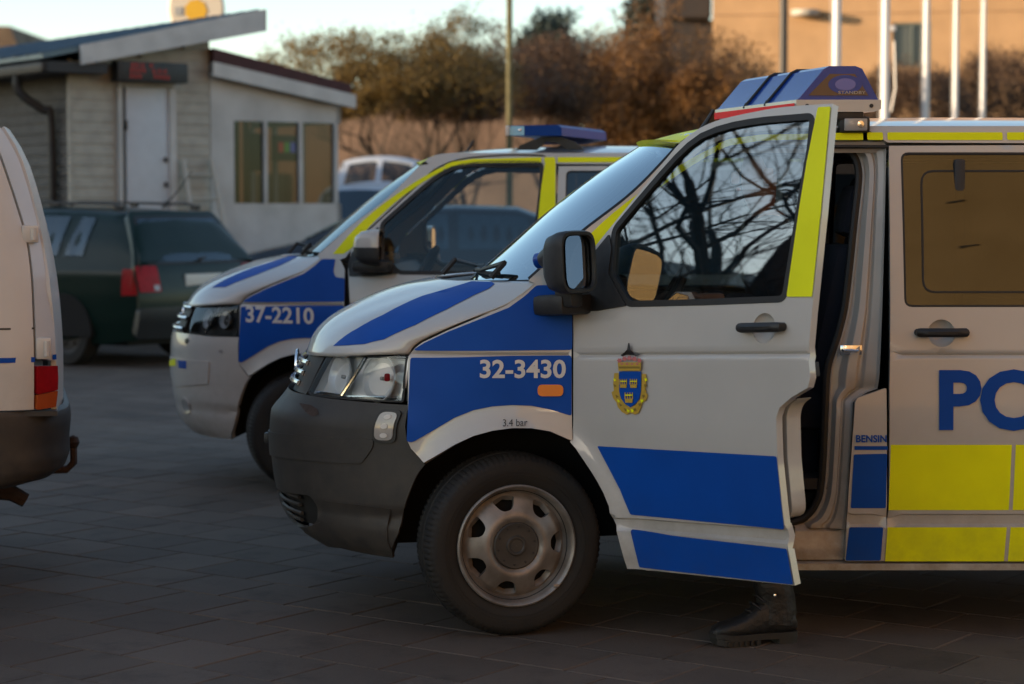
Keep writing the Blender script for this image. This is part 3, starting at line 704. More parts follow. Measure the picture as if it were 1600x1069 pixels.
        panel('yellow_marker', NOSE2, [(u + .06, v) for u, v in NI([(280, 562), (284, 562), (284, 573), (280, 573)])], M['yellow'], bp, h=.03, off=.008, skirt=0)
        panel('washer_cover', NOSE2, disc(*NI([(292, 533)])[0], .016, 12), M['black'], bp, off=.003, skirt=.003)
        panel('parking_sensor', NOSE2, disc(*NI([(345, 549)])[0], .010, 12), M['lampgrey'], bp, off=.003, skirt=.003)
        HL = fit(NI([(309, 474), (368, 474), (361, 526), (296, 520), (298, 504)])); HL[1] = (s_of(-.400, HL[1][1]), HL[1][1]); HL[2] = (s_of(-.412, HL[2][1]), HL[2][1]); HL = rnd(HL, .008)
        headlight(van, NOSE2, HL, ox, oy, XF, True); headlight(van, NOSE2, mir2(HL), ox, oy, XF, True)
        zh = HL[0][1] + .01; u2 = max(q[0] for q in HL) + .02; gp = [(u2 + .004, zl), (u2 + .004, zh), (2 - u2 - .004, zh), (2 - u2 - .004, zl)]
    gr = panel('grille', sfN, gp, M['rubber'], van, h=.03, hu=.02, off=-.02, skirt=-.02)
    for zz in np.linspace(zl + .03, zh - .03, 3):
        u2 = max(gp[0][0], gp[1][0]) if kind == 2 else np.interp(zz, [zl, zh], [gp[0][0], gp[1][0]]); us = np.linspace(u2 + .006, 2 - u2 - .006, 40); pts = sfN(us, np.full(40, zz)) + sfN.normal(us, np.full(40, zz)) * .002
        MB().tube([Vector(q) for q in pts], .011, 8).build('grille_bar', M['chrome'], gr)
    c = sfN(np.array([.999]), np.array([(zl + zh) / 2]))[0]
    MB().lathe([(.055, .0), (.058, -.008), (.066, -.008), (.069, .0)], 32, c=(0, 0, 0)).build('badge_ring', M['chrome'], gr, xf=lambda v: (c[0] + v[1] - .006, HW + v[0], c[2] + v[2]))
    # --- windscreen, cowl, wipers, roof
    ws = grid('windscreen', WS, np.linspace(0, 1, 22), np.linspace(0.0, 2, 41), M['wscreen'] if kind == 1 else M['wscreen2'], van)
    us = np.linspace(0, 2, 31); lo = WS(np.zeros(31), us); hi = BN(np.ones(31), np.linspace(0.03, 1.97, 31))
    V = [tuple(q) for q in lo + [.0, 0, -.002]] + [tuple(q) for q in hi + [0.0, 0, -.018]]
    mesh('cowl', V, [(i, i + 1, 32 + i, 31 + i) for i in range(30)], M['black'], van)
    for v0, v1 in ((.30, 1.12), (1.05, 1.80)):
        a = Vector(hi[int(v0 * 15)]) + Vector((.03, 0, .012)); pts = [a]
        vv = np.linspace(v0, v1, 7); base = WS(np.linspace(.035, .05, 7), vv)
        nrm = WS.normal(np.linspace(.035, .05, 7), vv)
        wp = [Vector(q + n_ * .022) for q, n_ in zip(base, nrm)]
        wi = MB(); wi.tube([a, a + Vector((.05, .0, .055)), wp[2], wp[3]], [.013, .011, .008, .006], 6); wi.build('wiper', M['black'], van)
        MB().tube([Vector(q + n_ * .010) for q, n_ in zip(base, nrm)], .007, 6).build('wiper_blade', M['rubber'], van.children[-1])
    nseal = WS(np.linspace(0, 1, 14), np.full(14, .0))
    for m_ in sides:
        MB().tube([Vector((q[0] + .004, q[1] if m_ is None else FW - q[1], q[2])) for q in nseal], .012, 6).build('windscreen_seal', M['rubber'], ws)
    roof = grid('roof', ROOF, np.r_[np.linspace(0, .1, 8), np.linspace(.13, 1, 16)], np.linspace(0, 2, 41), w, van)
    us = np.linspace(0, 2, 41); a_, b_ = WS(np.ones(41), us), ROOF(np.zeros(41), us); mid = (a_ + b_) / 2 + [-.012, 0, .012]
    mesh('roof_header', [tuple(q) for q in np.r_[a_ - [0, 0, .004], mid, b_ + [.004, 0, 0]]], [(r * 41 + i, r * 41 + i + 1, (r + 1) * 41 + i + 1, (r + 1) * 41 + i) for r in range(2) for i in range(40)], M['yellow'], roof)
    panel('yellow_strip', ROOF, [(.001, .02), (.022, .02), (.026, 1.0), (.022, 1.98), (.001, 1.98)], M['yellow'], roof, h=.1, hu=.01, off=.003, skirt=0)
    # --- rear face, underside, wheel wells
    def rearf(y, z): return np.stack([3.93 + .03 * (1 - ((y - HW) / HW) ** 2) - np.clip(z - 1.2, 0, 1) * .06, y, z], -1)
    rf = panel('tailgate', Surf(rearf), rnd([(.03, .45), (1.874, .45), (1.85, 1.2), (1.72, 1.85), (.184, 1.85), (.054, 1.2)], .04), w, van, h=.15)
    panel('window_pane', Surf(rearf), rnd([(.2, 1.2), (1.704, 1.2), (1.62, 1.75), (.284, 1.75)], .05), M['tint'], rf, h=.2, off=.004, skirt=0)
    MB().box((3.93, HW, .40), (.16, 1.86, .22), bev=.05).build('rear_bumper', M['bumper'], van)
    mb = MB(); mb.box((1.75, HW, .42), (4.2, .90, .10)); mb.box((1.5, HW, .34), (1.9, 1.5, .12)); mb.box((1.5, HW, .50), (2.0, 1.5, .03)); mb.build('underbody', M['dark'], van)
    for cx in (0, 3.0):
        for near in (1, 0):
            arc = [(cx + .462 * math.cos(a), .337 + .450 * math.sin(a)) for a in np.linspace(-.05, math.pi + .12, 25)]
            y0, y1 = (.11, .46) if near else (FW - .11, FW - .46)
            V = [(x, y0, z) for x, z in arc] + [(x, y1, z) for x, z in arc]; n = len(arc)
            F = [(i, i + 1, n + i + 1, n + i) for i in range(n - 1)] + [tuple(range(n, 2 * n))]
            mesh('wheel_well', V, F, M['well'], van)
    # --- wheels
    first = None
    for cx, near, steer in ((0, 1, R(17) if kind == 1 else R(20)), (3.0, 1, 0), (0, 0, R(17)), (3.0, 0, 0)):
        wh = empty('wheel', (cx, .03 if near else FW - .03, .337), 0, van)
        wh.rotation_euler = (0, 0, steer + (0 if near else math.pi))
        if near and cx == 0: wh.location.y = .045
        if first is None: wheel_meshes(wh, kind == 2); first = wh
        else:
            for ch in first.children: c_ = ch.copy(); COL.objects.link(c_); c_.parent = wh
    interior(van, kind)
    wing_mirror(van, kind, None); wing_mirror(van, kind, FW)
    (lightbar_v if kind == 1 else lightbar_flat)(van)
    # aerial stub on the roof front
    MB().tube([(.74, 1.0, 1.87), (.80, 1.0, 1.97)], [.012, .006], 6).build('aerial', M['black'], van)
    return van

def door_handle(sf, par, hx, hz, xf, mirror):
    dsh = panel('handle_dish', Surf(lambda x, z: sf.f(x, z) + np.stack([0 * x, .030 * np.clip(1 - (np.hypot(x - hx, z - hz) / .052) ** 2, 0, 1) ** .6, 0 * x], -1)), disc(hx, hz, .052, 28), M['white'], par, h=.010, off=-.0005, skirt=0, xf=xf, mirror=mirror, ang=60)
    p = sf(np.array([hx]), np.array([hz]))[0]
    mb = MB(); n = 11; pts = [(p[0] - .082 + .164 * i / (n - 1), p[1] - .026 - .010 * math.sin(math.pi * i / (n - 1)), p[2] + .004) for i in range(n)]
    mb.tube([(pts[0][0] - .004, p[1] + .0, pts[0][2])] + pts + [(pts[-1][0] + .004, p[1] + .0, pts[-1][2])], [.014] + [.0165] * n + [.014], 10)
    fx = (lambda v: v) if xf is None else xf
    if mirror is not None: fx = lambda v: (v[0], mirror - v[1], v[2])
    mb.build('door_handle', M['black'], par, xf=fx)
    q = MB(); q.lathe([(.0005, -.044), (.007, -.044), (.008, -.03)], 14, c=(p[0] + .055, p[1], p[2] + .004)); q.build('key_lock', M['lampgrey'], par, xf=fx)

def door(van, sf, kind, xf, m_):
    """front door: skin with its window opening, glass, frame trim, markings, inner shell"""
    hx, hz = dinv([(1194, 513)])[0]
    d = panel('front_door', sf, DOOR, M['white'], van, holes=[GLASS, disc(hx, hz, .050, 28)], h=.028, ex=EX, skirt=.03, xf=xf, mirror=m_)
    kw = dict(xf=xf, mirror=m_)
    panel('window_seal', sf, grow(GLASS, .016), M['rubber'], d, holes=[grow(GLASS, -.006)], off=.002, skirt=.03, **kw)
    panel('window_pane', sf, grow(GLASS, .003), M['glass'] if kind == 1 else M['glass2'], d, h=.12, off=-.010, skirt=0, **kw)
    panel('yellow_strip', sf, rnd(dinv([(1279, 168), (1262, 251), (1246, 352), (1230, 464), (1270, 464), (1284, 330), (1299, 167)]), .006), M['yellow'], d, off=.004, skirt=0, **kw)
    if kind == 1:
        panel('blue_panel', sf, rnd(dinv([(934, 697), (1214, 713), (1226, 827), (986, 804), (970, 765), (953, 732)]), .008), M['blue'], d, h=.05, ex=EX, off=.0025, skirt=0, **kw)
    else:
        panel('blue_panel', sf, rnd(dinv([(934, 697), (1214, 713), (1226, 827), (986, 804), (970, 765), (953, 732)]), .008), M['blue'], d, h=.05, ex=EX, off=.0025, skirt=0, **kw)
    panel('blue_panel', sf, rnd(dinv([(989, 829), (1231, 857), (1241, 913), (1001, 886)]), .006), M['blue'], d, h=.05, ex=EX, off=.0065, skirt=0, **kw)
    hx, hz = dinv([(1194, 513)])[0]; door_handle(sf, d, hx, hz, xf, m_)
    # inner shell: pressed rim and dark trim card
    low = [p for p in DOOR if p[1] < 1.19]
    ish = grow([(x, z) for x, z in DOOR if .93 < z < 1.17], -.03)
    def innf(k): return Surf(lambda x, z: np.stack([x, ysz(z) * .3 + k, z], -1))
    panel('inner_shell', innf(.062), rnd(grow([(x, z) for x, z in DOOR if .47 < z < .92], -.008), .05), M['jamb'], d, h=.06, skirt=.07, **kw)
    panel('inner_frame', innf(.060), ish, M['dash'], d, h=.08, skirt=.03, **kw)
    card = rnd([(.36, .52), (1.10, .52), (1.12, .85), (1.22, .95), (1.22, 1.14), (.34, 1.14)], .03)
    panel('trim_card', innf(.10), card, M['dash'], d, h=.1, skirt=.02, **kw)
    if m_ is None: shield(sf, d, xf)
    # black corner in front of the window that carries the mirror
    cor = dinv([(927, 398), (953, 366), (957, 388), (952, 428), (980, 478), (935, 486), (897, 487), (897, 455), (905, 430)])
    panel('mirror_sail', sf, rnd(cor, .008), M['black'], d, h=.03, off=.006, skirt=.006, **kw)
    return d

def shield(sf, d, xf):
    """crowned police shield with three crowns and a gilt wreath, printed on the door"""
    z0 = lambda pts: dinv([(940 + x / 7.64, 520 + y / 7.64) for x, y in pts]); V = []; F = []; fm = []
    mats = [M['gold'], M['golddark'], M['blue'], M['pink'], M['blackprint'], M['yellow']]
    lv = [0]; LY = [0]
    def ad(pts, mi, raw=False):
        uv = np.array(pts if raw else z0(pts)); n = len(uv); lv[0] += 1
        P = sf(uv[:, 0], uv[:, 1]); P[:, 1] -= .0055 + .00004 * lv[0] + .001 * LY[0]
        b = len(V); V.extend(xf(p) if xf else tuple(p) for p in P); F.append(tuple(range(b, b + n))); fm.append(mi)
    def star(cx, cy, r0, r1, n, mi, ph=0): ad([(cx + (r0 if k % 2 else r1) * math.cos(math.pi * k / n + ph), cy + (r0 if k % 2 else r1) * math.sin(math.pi * k / n + ph)) for k in range(2 * n)], mi)
    wre = [(165, 480), (215, 478), (230, 700), (250, 790), (300, 860), (360, 890), (420, 860), (470, 790), (485, 700), (495, 490), (548, 492), (545, 640), (525, 690), (565, 740), (545, 800), (500, 830), (480, 900), (450, 960), (400, 975), (360, 955), (310, 975), (255, 945), (205, 885), (190, 830), (150, 780), (130, 710), (160, 690), (150, 600)]
    ad(wre, 0)
    LY[0] = .8
    for k in range(9):
        for s_ in (-1, 1):
            t = k / 8; x = 357 + s_ * (175 * math.cos(t * 1.5) + 10); y = 560 + 370 * math.sin(t * 1.5); ad([(x - 18, y - 14), (x + 12 * s_, y - 20), (x + 22, y + 6), (x - 6, y + 20)], 1 if k % 2 else 5 if k % 4 == 0 else 0)
    LY[0] = 1.5
    ad([(228, 460), (487, 460), (487, 700), (470, 780), (430, 840), (360, 890), (290, 840), (248, 780), (228, 700)], 2)
    LY[0] = 4
    for cx, cy, s_ in ((283, 655, 1), (405, 655, 1), (350, 832, 1.15)):
        w_ = 38 * s_; h_ = 48 * s_
        ad([(cx - w_, cy), (cx + w_, cy), (cx + w_ * 1.08, cy - h_ * .85), (cx - w_ * 1.08, cy - h_ * .85)], 0)
        for j in range(4):
            x = cx - w_ + j * w_ * 2 / 3; ad([(x - 7, cy - h_ * .85), (x + 7, cy - h_ * .85), (x + 6, cy - h_ * 2.2), (x - 6, cy - h_ * 2.2)], 0)
        ad([(cx - w_, cy - h_ * 1.5), (cx + w_, cy - h_ * 1.5), (cx + w_, cy - h_ * 1.75), (cx - w_, cy - h_ * 1.75)], 5)
    ad([(228, 452), (490, 452), (500, 350), (218, 350)], 0); ad([(235, 425), (484, 425), (488, 400), (230, 400)], 1)
    for k in range(5): star(240 + k * 59, 330 - 30 * math.sin(math.pi * k / 4), 22, 34, 6, 3)
    for k in range(4): ad([(255 + k * 60, 380), (285 + k * 60, 380), (285 + k * 60, 362), (255 + k * 60, 362)], 3)
    ad([(255, 262), (300, 232), (330, 200), (345, 120), (360, 120), (372, 200), (405, 232), (490, 258), (440, 280), (400, 262), (320, 262), (270, 280)], 4)
    ad([(330, 262), (385, 262), (372, 190), (340, 190)], 1)
    mesh('police_shield', V, F, mats, d, fm, smooth=False)

def wing_mirror(van, kind, m_):
    op = kind == 1 and m_ is None
    T = swing if op else ((lambda v: v) if m_ is None else (lambda v: (v[0], m_ - v[1], v[2])))
    # closed position: arm on the door's front corner, housing outboard, glass facing rearwards
    cz = 1.375 if kind == 1 else 1.36
    bx, by = (.395, -.095) if kind == 1 else (.425, -.115)
    w2, h2 = (.083, .108) if kind == 1 else (.095, .095)
    def ring(t):        # housing cross-sections along x, rear (glass) to front
        x = bx + [0, -.015, -.05, -.10, -.135, -.15][t]; k = [1, 1.04, 1.02, .90, .62, .2][t]
        out = []
        for i in range(28):
            a = 2 * math.pi * i / 28; ca, sa = math.cos(a), math.sin(a); e = .42
            out.append(Vector((x, by + w2 * k * math.copysign(abs(ca) ** e, ca), cz + h2 * k * math.copysign(abs(sa) ** e, sa) + .012 * t * 0)))
        return out
    V = []; F = []; fm = []
    for t in range(6): V += [T(v) for v in ring(t)]
    for t in range(5):
        for i in range(28):
            F.append((t * 28 + i, t * 28 + (i + 1) % 28, (t + 1) * 28 + (i + 1) % 28, (t + 1) * 28 + i)); fm.append(1 if kind == 2 and 0 <= i <= 13 else 0)
    F.append(tuple(range(5 * 28, 6 * 28))); fm.append(1 if False else 0)
    # recessed rim round the glass
    for k, dx in ((.90, 0.0), (.86, -.012)):
        b = len(V); V += [T((bx + dx, by + (v.y - by) * k, cz + (v.z - cz) * k)) for v in ring(0)]
        a = b - 28 if k == .86 else 0
        for i in range(28): F.append((a + (i + 1) % 28, a + i, b + i, b + (i + 1) % 28)); fm.append(0)
    ho = mesh('wing_mirror', V, F, [M['black'], M['white']], van, fm, ang=40)
    tilt = .19 if kind == 1 else .10
    G = [T((bx - .010 - (v.y - by) * tilt, by + (v.y - by) * .865, cz + (v.z - cz) * .865)) for v in ring(0)]
    g = mesh('mirror_glass', G, [tuple(range(28))[::-1]], M['mirror'], ho, smooth=False)
    mb = MB()
    if kind == 1:
        mb.box((.235, -.03, 1.225), (.16, .17, .075), bev=.022); mb.box((.31, by + .02, 1.265), (.09, .06, .10), bev=.015)
    else:
        mb.box((bx - .06, -.04, 1.255), (.20, .20, .06), bev=.02)
    fx = T; mb.build('mirror_arm', M['black'], ho, xf=fx)
    if kind == 1:
        q = MB(); q.tube([(bx - .10, by - .01, cz + .03), (bx - .175, by - .01, cz + .015)], [.055, .030], 16); q.tube([(bx - .175, by - .01, cz + .015), (bx - .20, by - .01, cz + .012)], .030, 16, mi=1)
        q.build('mirror_strobe', [M['black'], M['bluelens']], ho, xf=fx)

def seat(van, x, y, wd):
    mb = MB(); mb.box((x + .02, y, .82), (.50, wd, .16), bev=.06); mb.box((x + .0, y, .66), (.42, wd * .7, .22), bev=.03)
    T = Matrix.Translation((x + .27, y, 1.14)) @ Matrix.Rotation(R(12), 4, 'Y'); mb.box((0, 0, 0), (.15, wd, .60), bev=.065, mtx=T)
    s = mb.build('seat', M['seat'], van)
    T2 = Matrix.Translation((x + .355, y, 1.56)) @ Matrix.Rotation(R(12), 4, 'Y')
    h = MB(); h.box((0, 0, 0), (.10, .26, .20), bev=.045, mtx=T2); h.tube([(x + .33, y - .05, 1.40), (x + .35, y - .05, 1.50)], .008, 6); h.tube([(x + .33, y + .05, 1.40), (x + .35, y + .05, 1.50)], .008, 6); h.build('headrest', M['seat'], s)
def interior(van, kind):
    seat(van, .93, .47, .50); seat(van, .93, 1.40, .50)
    if kind == 2: seat(van, 2.0, .5, .5); seat(van, 2.0, 1.4, .5)
    mb = MB(); prof = [(-.05, 1.255), (.10, 1.275), (.36, 1.25), (.43, 1.17), (.40, 1.0), (.34, .85), (.30, .80), (-.05, .80)]
    mb.prism(prof, lambda p: (p[0], .12, p[1]), lambda p: (p[0], FW - .12, p[1])); dsh = mb.build('dashboard', M['dash'], van)
    MB().box((.33, .47, 1.285), (.18, .34, .07), bev=.03).build('instrument_hood', M['dash'], dsh)
    c = Vector((.56, .47, 1.18)); ax = Matrix.Rotation(R(-62), 3, 'Y'); pts = [c + ax @ Vector((.19 * math.cos(a), .19 * math.sin(a), 0)) for a in np.linspace(0, 2 * math.pi, 33)]
    mb = MB(); mb.tube(pts, .015, 8, cap=False)
    for a in (0.1, math.pi - .1, -math.pi / 2): mb.tube([c, c + ax @ Vector((.18 * math.sin(a + 1.57), .18 * math.cos(a + 1.57), 0))], .014, 6)
    mb.tube([c, c + ax @ Vector((0, 0, -.2))], [.05, .03], 10); mb.build('steering_wheel', M['black'], van)
    mb = MB(); mb.box((1.49, HW, .56), (2.1, 1.72, .04)); mb.box((1.9, HW, .78), (3.9, 1.0, .03)); mb.build('cab_floor', M['dark'], van)
    for m_ in (None, FW):
        y = .115 if m_ is None else FW - .115
        if kind == 1 and m_ is None:
            MB().box((2.65, y, .97), (2.4, .03, .4)).build('side_lining', M['dash'], van)
        else: MB().box((2.15, y, .97), (3.4, .03, .4)).build('side_lining', M['dash'], van)
    MB().box((2.2, HW, 1.80), (2.4, 1.3, .03), bev=.01).build('headlining', M['dash'], van)
    if kind == 1: MB().box((1.62, HW, 1.15), (.04, 1.66, 1.2), bev=.01).build('cab_bulkhead', M['dash'], van)

def trap(w0, w1, h): return [(-w0, 0), (w0, 0), (w0 * .98, .01), (w1, h * .93), (w1 - .02, h), (-w1 + .02, h), (-w1, h * .93), (-w0 * .98, .01)]
def lightbar_v(van):
    """V-shaped bar: two blue wings meeting ahead of the centre line, on a white base"""
    zb = 1.945; A = Vector((1.172, .145, 0)); B = Vector((.955, .952, 0)); hw = .150; n = 6
    mb = MB(); base = MB(); red = MB(); rib = MB()
    root = MB(); root.box((1.10, HW, zb - .035), (.30, .9, .05), bev=.015); root = root.build('light_bar', M['black'], van)
    for far in (0, 1):
        def P(t, dx, z):
            p = A.lerp(B, t); y = p.y if not far else FW - p.y; return (p.x + dx, y, zb + z)
        sec = lambda t: [P(t, dx, z) for dx, z in ((-hw, .022), (-hw + .012, .030), (-.050, .135), (-.030, .145), (.065, .145), (.090, .135), (hw - .005, .030), (hw, .022))]
        k = MB(); ts = np.linspace(0, 1, 4); V = sum([sec(t) for t in ts], []); F = [(i * 8 + j, i * 8 + (j + 1) % 8, (i + 1) * 8 + (j + 1) % 8, (i + 1) * 8 + j) for i in range(3) for j in range(8)] + [tuple(range(8))]
        k.add(V, F); bl = k.build('blue_dome', M['bluelens'], root, ang=20)
        b2 = MB(); sq = lambda t: [P(t, dx, z) for dx, z in ((-hw - .004, 0), (-hw - .004, .022), (hw + .006, .022), (hw + .006, -.012), (hw - .02, -.022), (-hw + .02, -.022))]
        V = sum([sq(t) for t in (-.012, 1)], []); b2.add(V, [(j, (j + 1) % 6, 6 + (j + 1) % 6, 6 + j) for j in range(6)] + [tuple(range(6)), tuple(range(6, 12))]); b2.build('bar_base', M['white'], root)
        r = MB(); r.add([P(.0, -hw - .007, -.016), P(1, -hw - .007, -.016), P(1, -hw - .007, .010), P(.0, -hw - .007, .010)], [(0, 1, 2, 3)]); r.build('red_reflector', M['red'], root, smooth=False)
        for t in (.36, .62):
            rb = MB(); s_ = sec(t); pts = [Vector(q) + Vector((0, 0, .002)) + Vector((-.003, 0, 0)) for q in s_[1:5]]; rb.tube(pts, .006, 6); rb.tube([pts[0], pts[0] + Vector((-.01, 0, -.02))], .009, 6); rb.build('dome_strap', M['rubber'], root)
        if not far:
            inset = [(-.108, .038), (-.030, .116), (.062, .116), (.112, .038)]
            e = MB(); e.add([P(-.004, dx, z) for dx, z in inset], [(0, 1, 2, 3)]); e.build('end_window', mat('brown_blue_lens', (.034, .022, .030), .12, coat=.6), root, smooth=False)
            e = MB(); e.add([P(-.006, .026 + .062 * math.cos(a), .078 + .034 * math.sin(a)) for a in np.linspace(0, 2 * math.pi, 25)[:-1]], [tuple(range(24))]); e.build('end_lamp', M['bluelens'], root, smooth=False)
            e = MB(); e.add([P(-.008, .026 + .038 * math.cos(a), .078 + .022 * math.sin(a)) for a in np.linspace(0, 2 * math.pi, 25)[:-1]], [tuple(range(24))]); e.build('lamp_core', mat('lamp_core_blue', (.03, .09, .42), .2, coat=1), root, smooth=False)
            Vt, Ft = text2d('STANDBY', .01)
            mesh('bar_lettering', [P(-.009, .0 + .100 * q[0], .043 + .011 * q[1]) for q in Vt], Ft, M['lampgrey'], root, smooth=False)
            for dx in (-.115, .120): e = MB(); e.lathe([(.0005, -.002), (.007, -.002), (.008, .004)], 12, c=P(-.014, dx, .0)); e.build('screw', M['black'], root)
            m = MB(); m.box(P(.06, .0, -.035), (.22, .10, .035), bev=.008); m.build('bar_bracket', M['black'], root)
            m = MB(); m.box(P(.045, .075, -.068), (.115, .07, .062), bev=.015); sp = m.build('side_lamp', M['black'], root)
            m = MB(); m.box(P(.0, .068, -.068), (.085, .012, .046), bev=.006); m.build('side_lamp_lens', M['lampgrey'], sp)
            m = MB(); m.lathe([(.0005, -.002), (.012, -.001), (.013, .004)], 14, c=P(-.012, .082, -.066)); m.build('side_lamp_bulb', M['chrome'], sp)
def lightbar_flat(van):
    zb = 1.965; root = MB().box((1.3, HW, zb + .0), (.12, .5, .02), bev=.005).build('light_bar', M['black'], van)
    for far in (0, 1):
        def P(t, dx, z):
            y = .12 + (HW - .12) * t; x = 1.24 + .20 * t + dx; return (x, y if not far else FW - y, zb + z)
        sec = lambda t: [P(t, dx, z) for dx, z in ((-.145, .0), (-.15, .035), (-.135, .056), (.12, .06), (.142, .045), (.145, .0))]
        V = sec(0) + sec(.3) + sec(1); F = [(i * 6 + j, i * 6 + (j + 1) % 6, (i + 1) * 6 + (j + 1) % 6, (i + 1) * 6 + j) for i in range(2) for j in range(6)] + [tuple(range(6))]
        MB().add(V, F).build('blue_dome', M['bluebar'], root, ang=20)
        if not far:
            e = MB(); e.add([P(-.003, -.146, .002), P(-.003, -.060, .002), P(-.003, -.060, .052), P(-.003, -.132, .054), P(-.003, -.147, .035)], [(0, 1, 2, 3, 4)]); e.build('lens_reflection', M['blueglint'], root, smooth=False)  # paler blue stands in for the bright reflection on the lens
            MB().box(P(0, -.152, .028), (.018, .06, .055), bev=.004).build('end_cap', M['textwhite'], root)
            MB().lathe([(.0005, -.006), (.008, -.004), (.01, 0)], 12, c=P(0, -.085, .032)).build('lens_highlight', M['chrome'], root)
        m = MB(); y0 = P(.1, 0, 0)[1]
        m.prism([(-.19, -.075), (-.17, -.05), (-.10, -.022), (-.05, -.004), (.05, -.004), (.13, -.03), (.17, -.06), (.18, -.075), (.09, -.075), (.03, -.035), (-.03, -.033), (-.08, -.075)], lambda p: (1.32 + p[0], y0 - .03, zb + p[1]), lambda p: (1.32 + p[0], y0 + .03, zb + p[1])); m.build('bar_foot', M['black'], root)
# ------------------------------------------------------------------ ground: square paving slabs in running bond, turned 36 degrees
asph = mat('asphalt_ground', (.050, .043, .037), .9, var=.3, vscale=3)
ground = mesh('ground', [(-500, -250, -.022), (500, -250, -.022), (500, 900, -.022), (-500, 900, -.022)], [(0, 1, 2, 3)], asph, kind='structure')
def slabmat(name, ov):
    m, t, b = newmat(name); N = t.nodes; L = t.links
    g = N.new('ShaderNodeNewGeometry')
    def noise(sc, det, rough=.6):
        n = N.new('ShaderNodeTexNoise'); n.inputs['Scale'].default_value = sc; n.inputs['Detail'].default_value = det; n.inputs['Roughness'].default_value = rough; L.new(g.outputs['Position'], n.inputs['Vector']); return n.outputs['Fac']
    def mixc(f, a, b_):
        x = N.new('ShaderNodeMix'); x.data_type = 'RGBA'; L.new(f, x.inputs['Factor'])
        for k, v in (('A', a), ('B', b_)):
            if isinstance(v, tuple): x.inputs[k].default_value = (*v, 1)
            else: L.new(v, x.inputs[k])
        return x.outputs['Result']
    def ramp(f, a, b_):
        r = N.new('ShaderNodeMapRange'); r.inputs['From Min'].default_value = a; r.inputs['From Max'].default_value = b_; L.new(f, r.inputs[0]); return r.outputs[0]
    c = mixc(ramp(noise(.55, 4), .35, .65), (.098, .074, .058), (.132, .101, .079))       # broad wear
    c = mixc(ramp(noise(3.2, 8, .7), .52, .75), c, (.055, .043, .034))                     # stains
    c = mixc(ramp(noise(75, 3), .60, .78), c, (.135, .120, .105))                          # light grit
    c = mixc(ramp(noise(110, 2), .66, .74), c, (.030, .026, .023))                         # dark grains
    hs = N.new('ShaderNodeHueSaturation'); L.new(c, hs.inputs['Color'])
    oi = N.new('ShaderNodeObjectInfo'); src = oi.outputs['Random'] if ov else g.outputs['Random Per Island']
    mr = N.new('ShaderNodeMapRange'); mr.inputs['To Min'].default_value = .84; mr.inputs['To Max'].default_value = 1.16; L.new(src, mr.inputs[0]); L.new(mr.outputs[0], hs.inputs['Value'])
    L.new(hs.outputs[0], b.inputs['Base Color']); b.inputs['Roughness'].default_value = .78; b.inputs['Specular IOR Level'].default_value = .3
    bp = N.new('ShaderNodeBump'); bp.inputs['Strength'].default_value = .35; bp.inputs['Distance'].default_value = .004; L.new(noise(60, 6), bp.inputs['Height']); L.new(bp.outputs[0], b.inputs['Normal'])
    return m
slab_m, slab_far = slabmat('concrete_slab', True), slabmat('concrete_slab_far', False)
SL = .352; ga = R(-35.5); ca_, sa_ = math.cos(ga), math.sin(ga)
def slab_geo(hx, hy, b=.004, t=.03):
    V = [(-hx + b, -hy + b, 0), (hx - b, -hy + b, 0), (hx - b, hy - b, 0), (-hx + b, hy - b, 0), (-hx, -hy, -b), (hx, -hy, -b), (hx, hy, -b), (-hx, hy, -b), (-hx, -hy, -t), (hx, -hy, -t), (hx, hy, -t), (-hx, hy, -t)]
    return V, [(0, 1, 2, 3)] + [(4 + i, 4 + (i + 1) % 4, (i + 1) % 4, i) for i in range(4)] + [(8 + i, 8 + (i + 1) % 4, 4 + (i + 1) % 4, 4 + i) for i in range(4)]
cells = []
for i in range(-160, 160):
    for j in range(-160, 160):
        u = (i + .5 * (j % 2)) * SL; v = j * SL; x = u * ca_ - v * sa_ - .09; y = u * sa_ + v * ca_ + 8.02
        if 5.6 < y < 46 and abs(x) < .265 * y + 1.2: cells.append((y + abs(x) * .25, x, y))
cells.sort()
svar = []
for k in range(5):
    V, F = slab_geo(SL / 2 - .0030, SL / 2 - .0030,   .0035 + .0006 * k); me = bpy.data.meshes.new('paving_slab'); me.from_pydata(V, [], F); me.materials.append(slab_m); svar.append(me)
vis = [c for c in cells if abs(c[1]) < .245 * c[2] + .15 and c[2] > 6.75]; near = set(vis[:300])
for c in vis[:300]:
    o = bpy.data.objects.new('paving_slab', svar[random.randrange(5)]); link(o, ground)
    o.location = (c[1], c[2], random.uniform(-.0010, .0006)); o.rotation_euler = (random.gauss(0, .0009), random.gauss(0, .0009), ga + random.choice((0, 1, 2, 3)) * math.pi / 2 + random.gauss(0, .003))
mb = MB()
for c in cells:
    if c in near: continue
    V, F = slab_geo(SL / 2 - .0030, SL / 2 - .0030); T = Matrix.Translation((c[1], c[2], random.uniform(-.0010, .0006))) @ Matrix.Rotation(ga, 4, 'Z') @ Matrix.Rotation(random.gauss(0, .0009), 4, 'X')
    mb.add([T @ Vector(v) for v in V], F)
o = mesh('paving', mb.V, mb.F, slab_far, ground, smooth=False, kind='stuff')

# ------------------------------------------------------------------ police vans
build_van('white and blue police van numbered 32-3430, near front door open', OX1, OY1, 1)
build_van('white and blue police van numbered 37-2210, parked second with its doors closed', OX2, OY2, 2)

